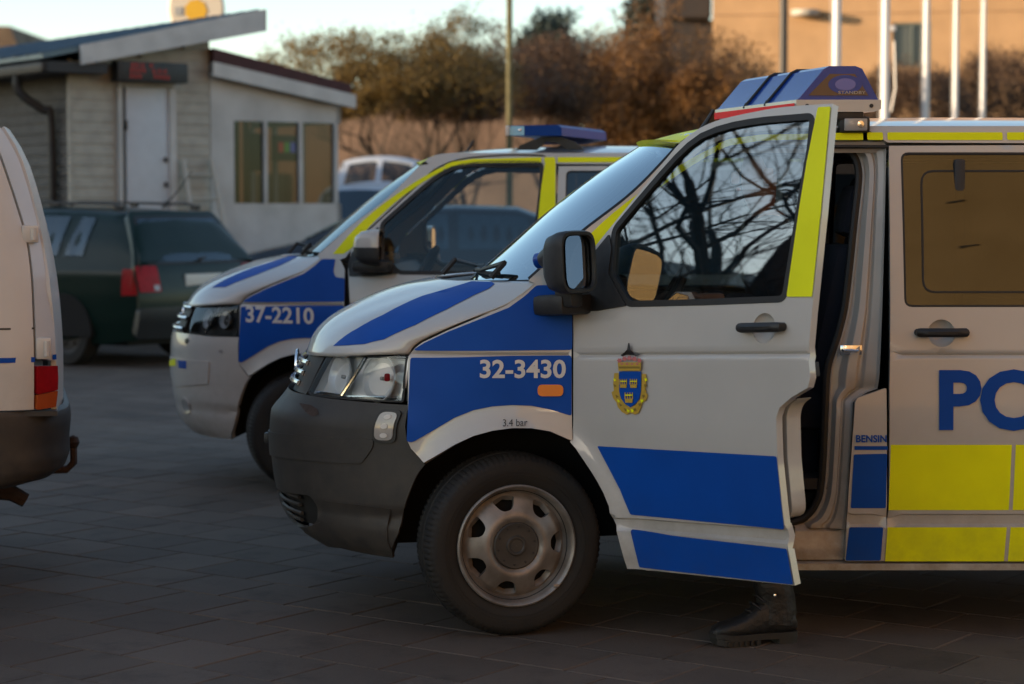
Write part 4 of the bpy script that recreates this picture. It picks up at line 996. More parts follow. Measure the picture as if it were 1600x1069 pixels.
# ------------------------------------------------------------------ loft car: sections along its length
def car_surf(st):
    """st: rows (x, half width, sill z, belt z, roof z, roof half width); u = section number, v = 0 sill .. 1 roof middle (.. 2 far side)"""
    st = np.array(st, float); n = len(st)
    def f(u, v):
        far = v > 1; w = np.clip(np.where(far, 2 - v, v), 0, 1); i = np.clip(u, 0, n - 1.0001); k = i.astype(int); t = i - k
        g = st[k] * (1 - t)[..., None] + st[np.minimum(k + 1, n - 1)] * t[..., None]
        x, hw, zs, zb, zr, wr = [g[..., j] for j in range(6)]
        V = [0, .18, .36, .50, .56, .66, .80, .88, 1.0]
        ww = np.stack([hw * .93, hw * .985, hw, hw * .985, hw * .955, hw * .955 + (wr - hw * .955) * .40, wr, wr * .80, wr * 0], -1)
        zz = np.stack([zs, zs + (zb - zs) * .30, zs + (zb - zs) * .62, zs + (zb - zs) * .92, zb, zb + (zr - zb) * .45, zr - (zr - zb) * .10, zr - (zr - zb) * .01, zr + .015], -1)
        y = np.zeros_like(w); z = np.zeros_like(w)
        for a in range(8):
            m = (w >= V[a]) & (w <= V[a + 1] + 1e-9); s = (w - V[a]) / (V[a + 1] - V[a])
            y = np.where(m, ww[..., a] * (1 - s) + ww[..., a + 1] * s, y); z = np.where(m, zz[..., a] * (1 - s) + zz[..., a + 1] * s, z)
        return np.stack([x, np.where(far, y, -y), z], -1)
    return Surf(f)
def simple_wheel(par, x, y, r, m_rim, near=True):
    w = empty('wheel', (x, y, r), 0 if near else math.pi, par)
    MB().lathe([(r * .62, .02), (r * .70, .0), (r * .95, .0), (r, .03), (r, .17), (r * .95, .2), (r * .6, .2)], 40).build('tyre', M['tyre'], w)
    mb = MB(); mb.lathe([(.001, .03), (r * .16, .028), (r * .2, .05), (r * .52, .045), (r * .58, .02), (r * .63, .012), (r * .64, .03)], 40)
    mb.build('rim', m_rim, w)
    for k in range(6):
        a = k * math.pi / 3; MB().box((r * .38 * math.cos(a), .036, r * .38 * math.sin(a)), (r * .2, .03, r * .09), mtx=Matrix.Translation((r * .38 * math.cos(a), .036, r * .38 * math.sin(a))) @ Matrix.Rotation(-a, 4, 'Y') @ Matrix.Diagonal((r * .3, .03, r * .1, 1)) if False else None).build('rim_spoke', m_rim, w)
    return w
def car(name, label, cat, loc, rz, st, paint, wheels, r=.31):
    root = empty(name, loc, rz, label=label, cat=cat); sf = car_surf(st); n = len(st)
    b = grid('body', sf, np.linspace(0, n - 1, (n - 1) * 4 + 1), np.r_[np.linspace(0, 1, 33), np.linspace(1.03, 2, 32)], paint, root, ang=50)
    MB().box(((st[0][0] + st[-1][0]) / 2, 0, .30), (abs(st[-1][0] - st[0][0]) - .5, 1.45, .2)).build('underbody', M['dark'], root)
    for x in wheels:
        for s_ in (-1, 1): simple_wheel(root, x, s_ * (st[2][1] + .005), r, M['hub'], s_ < 0)
    return root, sf, b

# ------------------------------------------------------------------ dark green estate car (its tail towards the square)
gst = [(.03, .835, .28, .92, .98, .80), (.10, .85, .26, .93, 1.10, .74), (.28, .86, .24, .93, 1.33, .64), (.42, .865, .22, .93, 1.43, .60), (1.1, .87, .2, .925, 1.465, .58), (1.9, .87, .2, .915, 1.47, .59), (2.6, .87, .2, .90, 1.42, .57), (2.95, .865, .2, .89, 1.24, .60), (3.3, .86, .2, .88, 1.0, .66), (4.0, .82, .22, .84, .90, .66), (4.35, .70, .26, .72, .78, .55), (4.45, .5, .32, .6, .64, .4)]
gyaw = R(180 - 34)
gr_, gsf, gb = car('estate_car', 'dark green estate car parked in front of the kiosk door', 'car', (-3.12, 21.4, 0), gyaw, gst, M['green'], (.98, 3.45), .315)
# tail: a face of its own
def tailf(y, z): return np.stack([.0 + np.interp(z, [.25, .5, .7, .9, 1.0, 1.40, 1.5], [.03, -.05, -.045, .0, .05, .36, .44]) + .05 * (np.abs(y) / .86) ** 6 + .03 * (y / .86) ** 2, y, z], -1)
TF = Surf(tailf, True); gr_.scale = (1.03, 1.03, 1.07)
tg = panel('tailgate', TF, rnd([(-.84, .28), (.84, .28), (.85, .92), (.60, 1.43), (-.60, 1.43), (-.85, .92)], .06), M['green'], gr_, h=.06, off=.012, skirt=.08)
dkg = glass('estate_car_glass', (.24, .29, .29), 1.7, .02)
panel('rear_window', TF, rnd([(-.66, .965), (.66, .965), (.545, 1.36), (-.545, 1.36)], .04), dkg, tg, h=.08, off=.020, skirt=.004)
panel('window_seal', TF, rnd([(-.70, .94), (.70, .94), (.575, 1.385), (-.575, 1.385)], .05), M['rubber'], tg, h=.08, off=.016, skirt=.004, holes=[rnd([(-.655, .967), (.655, .967), (.543, 1.357), (-.543, 1.357)], .04)])
for s_ in (-1, 1):
    tl = panel('tail_lamp', TF, rnd([(s_ * .60, .70), (s_ * .835, .70), (s_ * .84, .93), (s_ * .61, .93)][::s_], .02), M['redlamp'], tg, h=.05, off=.026, skirt=.03)
    panel('reverse_lamp', TF, [(s_ * .62, .71), (s_ * .68, .71), (s_ * .68, .76), (s_ * .62, .76)][::s_], M['lampgrey'], tl, h=.05, off=.030, skirt=.003)
    panel('tail_lamp_side', gsf, [(.10, .36), (.10, .535), (1.70, .535), (1.70, .36)] if s_ < 0 else [(.10, 1.64), (1.7, 1.64), (1.7, 1.465), (.10, 1.465)], M['redlamp'], tl, h=.05, hu=.2, off=.010, skirt=.01)
MB().box((-.035, 0, .80), (.02, .52, .11), bev=.004).build('number_plate', M['plate'], tg)
MB().box((.035, 0, .885), (.02, .06, .06), bev=.01).build('badge', M['chrome'], tg)
panel('badge_lettering', TF, [(-.58, .86), (-.40, .86), (-.40, .88), (-.58, .88)], M['lampgrey'], tg, h=.1, off=.02, skirt=0)
MB().tube([(-.02, .05, .99), (.10, -.25, 1.02), (.11, -.40, 1.03)], .014, 6).build('rear_wiper', M['black'], tg)
panel('bumper', TF, rnd([(-.85, .29), (.85, .29), (.86, .56), (-.86, .56)], .05), mat('dark_bumper', (.012, .014, .016), .5), gr_, h=.06, off=.06, skirt=.1)
for s_ in (0, 1):
    for u0, u1, l0, l1 in ((3.25, 3.92, .3, .1), (4.05, 4.92, 0, 0), (5.05, 6.3, 0, .5)):
        q = [(u0 + l0, .60), (u1, .60), (u1 - l1, .785), (u0 + l0, .785)]
        if s_: q = [(u, 2 - v) for u, v in q][::-1]
        panel('side_window', gsf, q, dkg, gr_, h=.05, hu=.2, off=.010, skirt=.004)
    sw = -1 if not s_ else 1
    rl_ = MB(); rl_.tube([(.50, sw * .54, 1.46), (.62, sw * .53, 1.505), (2.2, sw * .54, 1.53), (2.34, sw * .55, 1.49)], .014, 6); rl_.box((.56, sw * .535, 1.47), (.12, .04, .05), bev=.01); rl_.box((1.4, sw * .54, 1.50), (.1, .04, .05), bev=.01); rl_.build('roof_rail', M['black'], gr_)
    wa = [(.98 + .36 * math.cos(a), .315 + .36 * math.sin(a)) for a in np.linspace(-.1, math.pi + .1, 21)]
    for cx in (0, 2.47):
        mesh('wheel_arch', [(x + cx, sw * .880, z) for x, z in wa] + [(x + cx, sw * .5, z) for x, z in wa], [tuple(range(21))] + [(i, i + 1, 22 + i, 21 + i) for i in range(20)], M['well'], gr_, smooth=False)
MB().tube([(.50, 0, 1.47), (.30, 0, 1.62), (.10, .0, 1.82)], [.012, .006, .003], 6).build('aerial', M['black'], gr_)
for x_ in (1.45, 2.3):
    for s_ in (-1, 1): MB().box((x_, s_ * .36, .95), (.14, .46, .6), bev=.05).box((x_ - .02, s_ * .36, 1.30), (.1, .26, .18), bev=.04).build('seat', M['seat'], gr_)

# ------------------------------------------------------------------ black car behind the second van (facing left)
bst = [(0, .55, .3, .66, .74, .4), (.12, .75, .25, .78, .92, .6), (.6, .84, .22, .92, 1.07, .68), (1.15, .87, .2, .99, 1.19, .68), (1.55, .875, .2, 1.0, 1.39, .62), (2.05, .875, .2, .99, 1.55, .58), (2.9, .875, .2, 1.0, 1.60, .58), (3.6, .87, .2, 1.0, 1.58, .58), (4.1, .85, .22, 1.0, 1.4, .58), (4.3, .75, .3, .9, 1.0, .6)]
bc_, bsf, bb = car('black_car', 'black car half hidden behind the second police van', 'car', (-3.55, 24.4, 0), R(2), bst, M['carblack'], (.85, 3.4), .32)
bgl = glass('black_car_glass', (.12, .14, .15), 1.9, .03)
panel('windscreen', bsf, [(3.2, .82), (4.8, .84), (4.8, 1.16), (3.2, 1.18)], bgl, bb, h=.05, hu=.2, off=.012, skirt=.004)
for q in ([(4.0, .60), (5.9, .60), (5.9, .78), (4.75, .78)], [(6.05, .60), (7.4, .60), (7.2, .78), (6.05, .78)]): panel('side_window', bsf, q, bgl, bc_, h=.05, hu=.2, off=.008, skirt=.004)
panel('headlight', bsf, [(.9, .40), (1.9, .44), (1.7, .52), (.9, .50)], M['lampgrey'], bc_, h=.05, hu=.2, off=.01, skirt=.004)
MB().box((1.62, -.98, 1.06), (.12, .18, .12), bev=.04).build('wing_mirror', M['carblack'], bc_)

# ------------------------------------------------------------------ pale minivan with its tailgate up, beyond the kiosk
pst = [(0, .6, .35, .8, .86, .5), (.12, .85, .28, .95, 1.06, .7), (.75, .92, .25, 1.10, 1.22, .75), (1.05, .93, .24, 1.15, 1.42, .72), (1.6, .94, .24, 1.17, 1.84, .70), (2.2, .94, .24, 1.17, 1.92, .70), (3.4, .94, .24, 1.17, 1.93, .70), (4.4, .93, .24, 1.17, 1.91, .70), (4.6, .9, .26, 1.16, 1.80, .68)]
pv_, psf, pb = car('minivan', 'pale silver minivan with its tailgate raised, beyond the kiosk', 'car', (-2.28, 30.2, 0), R(88), pst, M['carwhite'], (.9, 3.7), .33)
pv_.scale = (.85, .85, 1.0); pgl = glass('minivan_glass', (.10, .13, .16), 1.9, .04)
panel('windscreen', psf, [(2.7, .82), (3.95, .84), (3.95, 1.16), (2.7, 1.18)], pgl, pb, h=.05, hu=.2, off=.012, skirt=.004)
for q in ([(3.75, .60), (4.85, .60), (4.85, .775), (4.0, .775)], [(5.0, .60), (5.95, .60), (5.95, .775), (5.0, .775)], [(6.1, .60), (7.4, .60), (7.4, .775), (6.1, .775)]): panel('side_window', psf, q, pgl, pv_, h=.05, hu=.2, off=.008, skirt=.004)
tgf = Surf(lambda y, t: np.stack([4.55 + t * .92, y, 1.93 + .50 * np.sin(t * 1.35) - .10 * (y / .8) ** 2], -1), True)
tgm = panel('raised_tailgate', tgf, rnd([(-.80, 0.02), (.80, .02), (.74, 1.0), (-.74, 1.0)], .15), M['carwhite'], pv_, holes=[rnd([(-.66, .10), (-.05, .10), (-.05, .70), (-.60, .70)], .05), rnd([(.05, .10), (.66, .10), (.60, .70), (.05, .70)], .05)], h=.08, skirt=.05)
panel('tailgate_window', tgf, rnd([(-.67, .09), (.67, .09), (.61, .71), (-.61, .71)], .05), glass('tailgate_glass', (.6, .62, .6), 1.6), tgm, h=.1, off=-.02, skirt=0)
for s_ in (-1, 1): MB().tube([(4.5, s_ * .7, 1.55), (5.2, s_ * .72, 2.30)], .015, 6).build('gas_strut', M['black'], pv_)

# ------------------------------------------------------------------ white van at the left edge (its rear corner)
WY_ = 8.40
def wxz(pts): return [tuple(at(px, py, WY_)[[0, 2]]) for px, py in pts]
tv = empty('white_van', (0, WY_, 0), R(13.5), label='old white van with grey bumper and tow bar, cut by the left edge', cat='van')
wedge = wxz([(-30, 178), (-8, 186), (4, 198), (16, 217), (31, 247), (42, 280), (53, 320), (65, 370), (76, 425), (83, 480), (87, 530), (89, 580), (89, 640)])
wseam = wxz([(-30, 190), (-12, 205), (2, 240), (14, 275), (30, 325), (44, 375), (51, 430), (54, 490), (56, 560), (56, 640)])
_ws = np.array(smooth(wseam, 4)); _we = np.array(smooth(wedge, 4))
X0 = _we[:, 0].max(); tv.location = (X0 - X0 * math.cos(R(13.5)), WY_ - X0 * math.sin(R(13.5)), 0)
def wside(x, z):
    e = np.interp(z, _we[::-1, 1], _we[::-1, 0]); d = np.clip((e - x) / .17, 0, 1)
    y = .09 * (1 - d) ** 2.2 + np.interp(z, [.4, .8, 1.0, 1.3, 1.9], [.02, 0, .0, .035, .16])
    return np.stack([x, y, z], -1)
WSF = Surf(wside)
zs_ = [p[1] for p in wseam]
lo_z = wxz([(50, 642)])[0][1]
body = [(-6.2, lo_z)] + [(x - .005, z) for x, z in smooth(wseam, 4)[::-1]] + [(-2.2, 1.95), (-6.2, 1.95)]
panel('side_panel', WSF, body, M['ltruck'], tv, h=.06, skirt=.03, ex=wxz([(10, 512)])[0][1:])
rz_ = wxz([(70, 572)])[0][1]
corner = [(x + .005, z) for x, z in smooth(wseam, 4) if z > rz_] + [p for p in smooth(wedge, 4)[::-1] if p[1] > rz_]
rd = panel('rear_door', WSF, corner, M['ltruck'], tv, h=.03, skirt=.04)
def wrear(y, z): e = np.interp(z, _we[::-1, 1], _we[::-1, 0]); return np.stack([e - .001 + .05 * (1 - ((y - .95) / .86) ** 2), y, z], -1)
WRF = Surf(wrear)
panel('rear_panel', WRF, [(.10, rz_ - .2), (1.8, rz_ - .2), (1.8, 1.25), (1.62, 1.9), (.27, 1.9), (.10, 1.25)], M['ltruck'], rd, h=.08, skirt=.02)
for (px, py), (w_, h_) in (((49, 366), (26, 28)), ((69, 545), (24, 34))):
    c = wxz([(px, py)])[0]; y = float(wside(np.array([c[0]]), np.array([c[1]]))[0, 1]); k = WY_ / FPX
    hg = MB(); hg.box((c[0], y - .012, c[1]), (w_ * k, .03, h_ * k), bev=.008); hg.tube([(c[0] + .012, y - .032, c[1] - h_ * k * .35), (c[0] + .012, y - .032, c[1] + h_ * k * .35)], .011, 8); hg.build('door_hinge', M['ltruck'], rd)
for q in ([(-5, 559), (55, 558), (55, 566), (-5, 567)], [(82, 556), (89, 556), (89, 564), (82, 564)]): panel('blue_stripe', WSF, [(x, z) for x, z in wxz(q)] if q[0][0] > 0 else [(-6.1, wxz(q)[0][1])] + wxz(q[1:3]) + [(-6.1, wxz(q)[3][1])], M['blue'], rd if q[0][0] > 0 else tv, h=.1, off=.003, skirt=0)
gz = wxz([(0, 512), (0, 515)])
panel('panel_seam', WSF, [(-6.1, gz[0][1]), wxz([(54, 512)])[0], wxz([(54, 515)])[0], (-6.1, gz[1][1])], M['black'], tv, h=.1, off=.002, skirt=0)
lp = wxz([(57, 572), (89, 574), (88, 612), (57, 616)]); l2 = wxz([(57, 617), (88, 613), (85, 638), (56, 640)])
tl = panel('tail_lamp', WSF, rnd(lp, .006), M['redlamp'], tv, h=.03, off=.012, skirt=.05); panel('amber_lens', WSF, rnd(l2, .006), M['amberlamp'], tl, h=.03, off=.012, skirt=.05)
bz = wxz([(0, 642), (0, 664), (0, 706), (0, 750), (0, 765)])
mb = MB()
prof = [wxz([(-40, 645), (96, 641), (108, 648), (110, 668), (107, 700), (108, 722), (102, 740), (82, 755), (40, 764), (-40, 766)])][0]
pf = rnd([(max(x, -6), z) for x, z in prof], .012)
def bf(s, z):
    xe = np.interp(z, [bz[4][1], bz[3][1], bz[2][1], bz[1][1], bz[0][1]], [pf[0][0]] * 5); xr = np.interp(z, sorted([p[1] for p in prof[1:-1]]), [p[0] for p in sorted(prof[1:-1], key=lambda q: q[1])])
    a = np.clip(np.where(s > 1, 2 - s, s), 0, 1) * math.pi / 2
    y = -.02 + .97 * (1 - np.cos(a) ** .35); x = xr + .02 - .0 - (1 - np.sin(np.clip(a * 1.0, 0, math.pi / 2)) ** .30) * .9
    return np.stack([x, np.where(s > 1, 1.9 - y, y), z], -1)
bzs = np.linspace(bz[4][1], bz[0][1], 26)
bmp = grid('rear_bumper', Surf(bf), np.r_[np.linspace(0.0004, .06, 14), np.linspace(.09, 1, 14), np.linspace(1.05, 1.9996, 14)], bzs, M['bumper'], tv)
MB().box((X0 - 1.1, .95, bz[0][1] - .012), (2.2, 1.86, .02)).build('bumper_top', M['bumper'], tv)
g0 = wxz([(0, 704), (105, 704), (105, 708), (0, 708)])
c = at(115, 712, 9.3); c = tv.matrix_basis.inverted() @ Vector((c[0], c[1], c[2])); cy = c.y; mb = MB(); mb.tube([(c.x - .25, cy, c.z - .06), (c.x - .03, cy, c.z - .06), (c.x, cy, c.z - .03), (c.x, cy, c.z + .04)], .017, 8); mb.lathe([(.001, .03), (.02, .022), (.027, 0), (.02, -.02), (.012, -.03)], 16, 'Z', c=(c.x, cy, c.z + .06)); mb.build('tow_ball', M['rust'], tv)
a = at(40, 763, 9.0); b = at(98, 780, 9.0); mb = MB(); mb.tube([(a[0] - .3, .6, a[2] + .02), (a[0], .6, a[2]), ((a[0] + b[0]) / 2 + .01, .6, (a[2] + b[2]) / 2 + .012), (b[0] - .01, .6, b[2])], [.03, .035, .035, .03], 8); mb.build('exhaust_pipe', M['rust'], tv)
MB().box((-4.4, .95, .42), (3.6, 1.6, .2)).build('underbody', M['dark'], tv)
grid('roof', Surf(lambda x, t: np.stack([x, .16 + t * 1.58, 1.91 + .05 * np.sin(t * math.pi)], -1)), np.linspace(-6.2, -2.06, 8), np.linspace(0, 1, 12), M['ltruck'], tv)
panel('side_panel', Surf(lambda x, z: wside(x, z) * [1, -1, 1] + [0, 1.9, 0], True), body, M['ltruck'], tv, h=.2, skirt=.03)
for y in (.03, 1.87): simple_wheel(tv, -2.75, y, .33, M['hub'], y < 1)
mesh('front_panel', [(-6.2, .03, .4), (-6.2, 1.87, .4), (-6.2, 1.7, 1.95), (-6.2, .2, 1.95)], [(0, 1, 2, 3)], M['ltruck'], tv)

# ------------------------------------------------------------------ kiosk
K0 = Vector((-5.16, 25, 0)); KA = Vector((.8, .6, 0)); KN = Vector((.6, -.8, 0)); KB = Vector((-.6, .8, 0))
KM = Matrix((( .8, -.6, 0, K0.x), (.6, .8, 0, K0.y), (0, 0, 1, 0), (0, 0, 0, 1)))   # x along the gable wall, y into the building
kiosk = empty('kiosk', K0, math.atan2(.6, .8), label='grey boarded kiosk with a blue-grey sheet roof and glazed porch', cat='kiosk')
kb = mat('kiosk_boards', (.40, .375, .325), .65, var=.18, vscale=6, objvar=.03, dirt=(.2, 1.6, (.16, .15, .13), .5)); kshade = mat('kiosk_shaded_boards', (.075, .070, .066), .7, objvar=.08, var=.2)  # boards of the left wall carry its shade in their colour
ktrim = mat('kiosk_white_trim', (.58, .565, .55), .55, var=.16, vscale=4); kroof = mat('kiosk_roof_sheet', (.115, .165, .20), .40, var=.2, vscale=3, metal=.3)
kannex = mat('kiosk_porch_board', (.54, .53, .52), .6, var=.25, vscale=2.2, col2=(.42, .41, .40)); kdoor = mat('kiosk_door_paint', (.50, .52, .57), .42, var=.06)
def kpt(px, py, yl=0.):
    """photo point on the kiosk plane at depth yl -> local (x, z)"""
    d = ray(px, py); n = Vector((-.6, .8, 0)); t = (Vector((K0.x, K0.y, 0)).dot(n) + yl - Vector((0, 0, 0)).dot(n)) / (Vector(d).dot(n))
    p = Vector(d) * t - Vector((K0.x, K0.y, 0)); return p.dot(KA), CAM_H + d[2] * t
def rt(x): return 3.30 + x * .222           # underside of the roof above the gable wall
MB().box((.95, 4.0, .45), (1.88, 7.9, .9)).build('plinth', mat('plinth_concrete', (.16, .16, .155), .85, var=.3), kiosk)
mb = MB(); mb.prism([(0.03, .9), (1.82, .9), (1.82, rt(1.82) - .03), (.03, rt(.03) - .03)], lambda p: (p[0], .06, p[1]), lambda p: (p[0], 7.9, p[1])); mb.build('wall', kb, kiosk, smooth=False)
dx0, dz1 = kpt(186, 135); dx1, _ = kpt(270, 136); bh = .128; z = .92
while z < 3.55:                                                     # the cladding, board by board
    zt_ = z + bh - .003
    segs = []
    for a, b in ((.0, dx0 - .03), (dx1 + .03, 1.85)):
        if z < dz1 + .06: segs.append((a, b))
    if z >= dz1 + .06: segs = [(.0, 1.85)]
    for a, b in segs:
        a2 = max(a, (zt_ - 3.27) / .222) if zt_ > rt(a) - .03 else a
        if b - a2 < .05: continue
        bm_ = MB(); bm_.add([(a2, -.004, z), (b, -.004, z), (b, .006, zt_), (a2, .006, zt_), (a2, .06, z), (b, .06, z), (b, .06, zt_), (a2, .06, zt_)], [(0, 1, 2, 3), (5, 4, 7, 6), (0, 4, 5, 1), (3, 2, 6, 7), (0, 3, 7, 4), (1, 5, 6, 2)]); bm_.build('siding_board', kb, kiosk, smooth=False)
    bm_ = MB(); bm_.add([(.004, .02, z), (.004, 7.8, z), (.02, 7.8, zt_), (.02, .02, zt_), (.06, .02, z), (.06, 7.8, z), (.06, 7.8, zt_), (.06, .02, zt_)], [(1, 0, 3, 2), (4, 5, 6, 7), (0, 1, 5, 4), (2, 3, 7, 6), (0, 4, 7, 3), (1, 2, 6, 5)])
    if zt_ < 3.25: bm_.build('siding_board', kshade, kiosk, smooth=False)
    z += bh
MB().box((-.0, -.005, 2.1), (.05, .05, 2.4)).build('corner_board', kb, kiosk)
dr = MB(); dr.box(((dx0 + dx1) / 2, -.012, (.92 + dz1) / 2), (dx1 - dx0 - .14, .05, dz1 - .92), bev=.008); dr = dr.build('door', kdoor, kiosk)
fr_ = MB(); fr_.box((dx0 - .015, -.02, (.92 + dz1) / 2), (.05, .09, dz1 - .92)); fr_.box((dx1 - .035, -.02, (.92 + dz1) / 2), (.09, .09, dz1 - .92)); fr_.box(((dx0 + dx1) / 2, -.02, dz1 + .03), (dx1 - dx0 + .08, .09, .05)); fr_.build('door_frame', kannex, kiosk)
for zz in (1.62, 1.85, 2.15): MB().box((dx1 - .13, -.05, zz), (.03, .05, .06), bev=.008).build('door_lock', M['black'], dr)
MB().box((dx0 + .06, -.05, 2.55), (.02, .05, .12), bev=.006).build('door_handle', M['black'], dr)
# roof, fascia, gutter, downpipe
def roofpt(x, y, up=0): return (x, y, 3.43 + .222 * (x + .0) + up)
mb = MB(); mb.add([roofpt(-.45, -.28), roofpt(2.42, -.28), roofpt(2.42, 8.2), roofpt(-.45, 8.2), roofpt(-.45, -.28, -.05), roofpt(2.42, -.28, -.05), roofpt(2.42, 8.2, -.05), roofpt(-.45, 8.2, -.05)], [(0, 1, 2, 3), (7, 6, 5, 4), (0, 4, 5, 1), (1, 5, 6, 2), (2, 6, 7, 3), (3, 7, 4, 0)])
kr = mb.build('roof', kroof, kiosk, smooth=False)
for k in range(24): y = -.20 + k * .35; MB().tube([roofpt(-.46, y, .012), roofpt(2.42, y, .012)], .022, 6).build('roof_rib', kroof, kr)
fs = MB(); fs.add([roofpt(.0, -.33, .015), roofpt(2.44, -.33, .015), roofpt(2.44, -.33, -.25), roofpt(.0, -.33, -.21), roofpt(.0, -.29, .015), roofpt(2.44, -.29, .015), roofpt(2.44, -.29, -.25), roofpt(.0, -.29, -.21)], [(0, 1, 2, 3), (7, 6, 5, 4), (0, 4, 5, 1), (1, 5, 6, 2), (2, 6, 7, 3), (3, 7, 4, 0)]); fs.build('fascia_board', ktrim, kr, smooth=False)
fs = MB(); fs.add([roofpt(2.42, -.33, .015), roofpt(2.42, 8.2, .015), roofpt(2.42, 8.2, -.25), roofpt(2.42, -.33, -.25), roofpt(2.46, -.33, .015), roofpt(2.46, 8.2, .015), roofpt(2.46, 8.2, -.25), roofpt(2.46, -.33, -.25)], [(0, 1, 2, 3), (7, 6, 5, 4), (0, 4, 5, 1), (1, 5, 6, 2), (2, 6, 7, 3), (3, 7, 4, 0)]); fs.build('fascia_board', ktrim, kr, smooth=False)
MB().box((-.40, 3.9, 3.18), (.12, 8.3, .13), bev=.03).build('gutter', M['black'], kr)
MB().box((-.02, -.13, 3.19), (.75, .30, .12)).build('eaves_box', mat('dark_eaves', (.03, .03, .032), .7), kr)
dp = [(-.40, .55, 3.16), (-.40, .55, 2.98), (-.32, .50, 2.86), (-.14, .42, 2.72), (-.06, .38, 2.58), (-.05, .38, 1.0)]
MB().tube(smooth(dp, 5), .05, 10).build('downpipe', M['black'], kiosk)
# led display
a = kpt(178, 95, -.18); b = kpt(288, 131, -.18); lc = ((a[0] + b[0]) / 2, (a[1] + b[1]) / 2)
led = MB(); led.box((lc[0], -.19, lc[1]), (abs(b[0] - a[0]), .18, abs(a[1] - b[1])), bev=.01); led = led.build('led_display', M['black'], kiosk)
lm = emit('red_led', (1, .03, .02), .07)
for r_, (segs, zoff) in enumerate((((.20, .26, .34, .46), .30), ((.18, .24, .30, .36, .50, .58, .66), .05), ((.18, .24, .30, .52, .58, .64, .70), -.24))):
    for s_ in segs:
        w_ = abs(b[0] - a[0]); x = min(a[0], b[0]) + w_ * s_
        for q in range(2): MB().box((x + .012 * q, -.283, lc[1] + abs(a[1] - b[1]) * (zoff + random.uniform(-.03, .03))), (.012, .01, .035 + .01 * q)).build('led_segment', lm, led, smooth=False)
# glazed porch on the right
ax0 = 1.86; ax1 = kpt(533, 250)[0]; zw1 = kpt(450, 191)[1]; zw0 = kpt(450, 318)[1]; D = 2.2
def at_top(x): return 3.22 - (x - ax0) * .10
wx0 = kpt(366, 250)[0]
por = MB(); por.box(((ax0 + ax1) / 2, .03, zw0 / 2), (ax1 - ax0, .06, zw0)); por.box(((ax0 + wx0) / 2, .028, (zw0 + zw1) / 2), (wx0 - ax0, .056, zw1 - zw0)); por.prism([(ax0, zw1), (ax1, zw1), (ax1, at_top(ax1)), (ax0, at_top(ax0))], lambda p: (p[0], .0, p[1]), lambda p: (p[0], .06, p[1]))
pw = por.build('porch_wall', kannex, kiosk, smooth=False)
por = MB(); por.box((ax1 - .03, D / 2, zw0 / 2), (.06, D, zw0)); por.box((ax1 - .03, D / 2, (zw1 + at_top(ax1)) / 2), (.06, D, at_top(ax1) - zw1)); por.build('porch_wall', kannex, kiosk, smooth=False)
for px, wpx in ((415, 10), (470, 11), (525, 12)):
    x = kpt(px, 250)[0]; MB().box((x, .03, (zw0 + zw1) / 2), (wpx * .0045, .08, zw1 - zw0)).build('window_post', kannex, pw)
for y in (.9, 1.6, 2.2): MB().box((ax1 - .03, y, (zw0 + zw1) / 2), (.06, .06, zw1 - zw0)).build('window_post', kannex, pw)
for x in (kpt(422, 250)[0] + .06,): MB().box((x, .7, 1.9), (.06, .06, 2.4)).build('inner_post', mat('yellow_post', (.22, .14, .05), .6), pw)
MB().box((kpt(443, 250)[0] + .2, 1.6, 2.0), (.14, .05, 2.4)).build('inner_post', M['dark'], pw)
mesh('window_pane', [(wx0, .035, zw0), (ax1 - .03, .035, zw0), (ax1 - .03, .035, zw1), (wx0, .035, zw1)], [(0, 1, 2, 3)], glass('porch_glass', (.20, .17, .15), 1.35), pw)
tvs = MB(); tvs.box((kpt(495, 225)[0] + .35, 1.35, 2.36), (.42, .06, .34), bev=.01); tvs = tvs.build('screen', M['black'], pw)
for k, c in enumerate(((.35, .03, .03), (.06, .30, .05), (.06, .10, .55))): MB().box((kpt(495, 225)[0] + .26 + .09 * k, 1.315, 2.37), (.07, .01, .13)).build('screen_colour', emit('screen_%d' % k, c, .5), tvs, smooth=False)
MB().box((kpt(460, 225)[0] + .2, 1.35, 2.3), (.25, .05, .5), bev=.01).build('inner_board', M['dark'], pw)
pr = MB(); f_ = lambda x, y, u: (x, y, 3.33 - (x - ax0) * .165 + u)
pr.add([f_(ax0 - .02, -.13, .17), f_(ax1 + .08, -.13, .13), f_(ax1 + .08, D + .2, .13), f_(ax0 - .02, D + .2, .17), f_(ax0 - .02, -.12, 0), f_(ax1 + .08, -.12, 0), f_(ax1 + .08, D + .2, 0), f_(ax0 - .02, D + .2, 0)], [(0, 1, 2, 3), (7, 6, 5, 4), (0, 4, 5, 1), (1, 5, 6, 2), (2, 6, 7, 3), (3, 7, 4, 0)])
prr = pr.build('porch_roof', mat('maroon_roofing', (.060, .010, .014), .6, var=.3), kiosk, smooth=False)
pr = MB(); pr.add([f_(ax0 - .05, -.17, .0), f_(ax1 + .12, -.17, .0), f_(ax1 + .12, -.17, -.17), f_(ax0 - .05, -.17, -.17), f_(ax0 - .05, -.12, .0), f_(ax1 + .12, -.12, .0), f_(ax1 + .12, -.12, -.17), f_(ax0 - .05, -.12, -.17)], [(0, 1, 2, 3), (7, 6, 5, 4), (0, 4, 5, 1), (1, 5, 6, 2), (2, 6, 7, 3), (3, 7, 4, 0)]); pr.build('fascia_board', ktrim, prr, smooth=False)
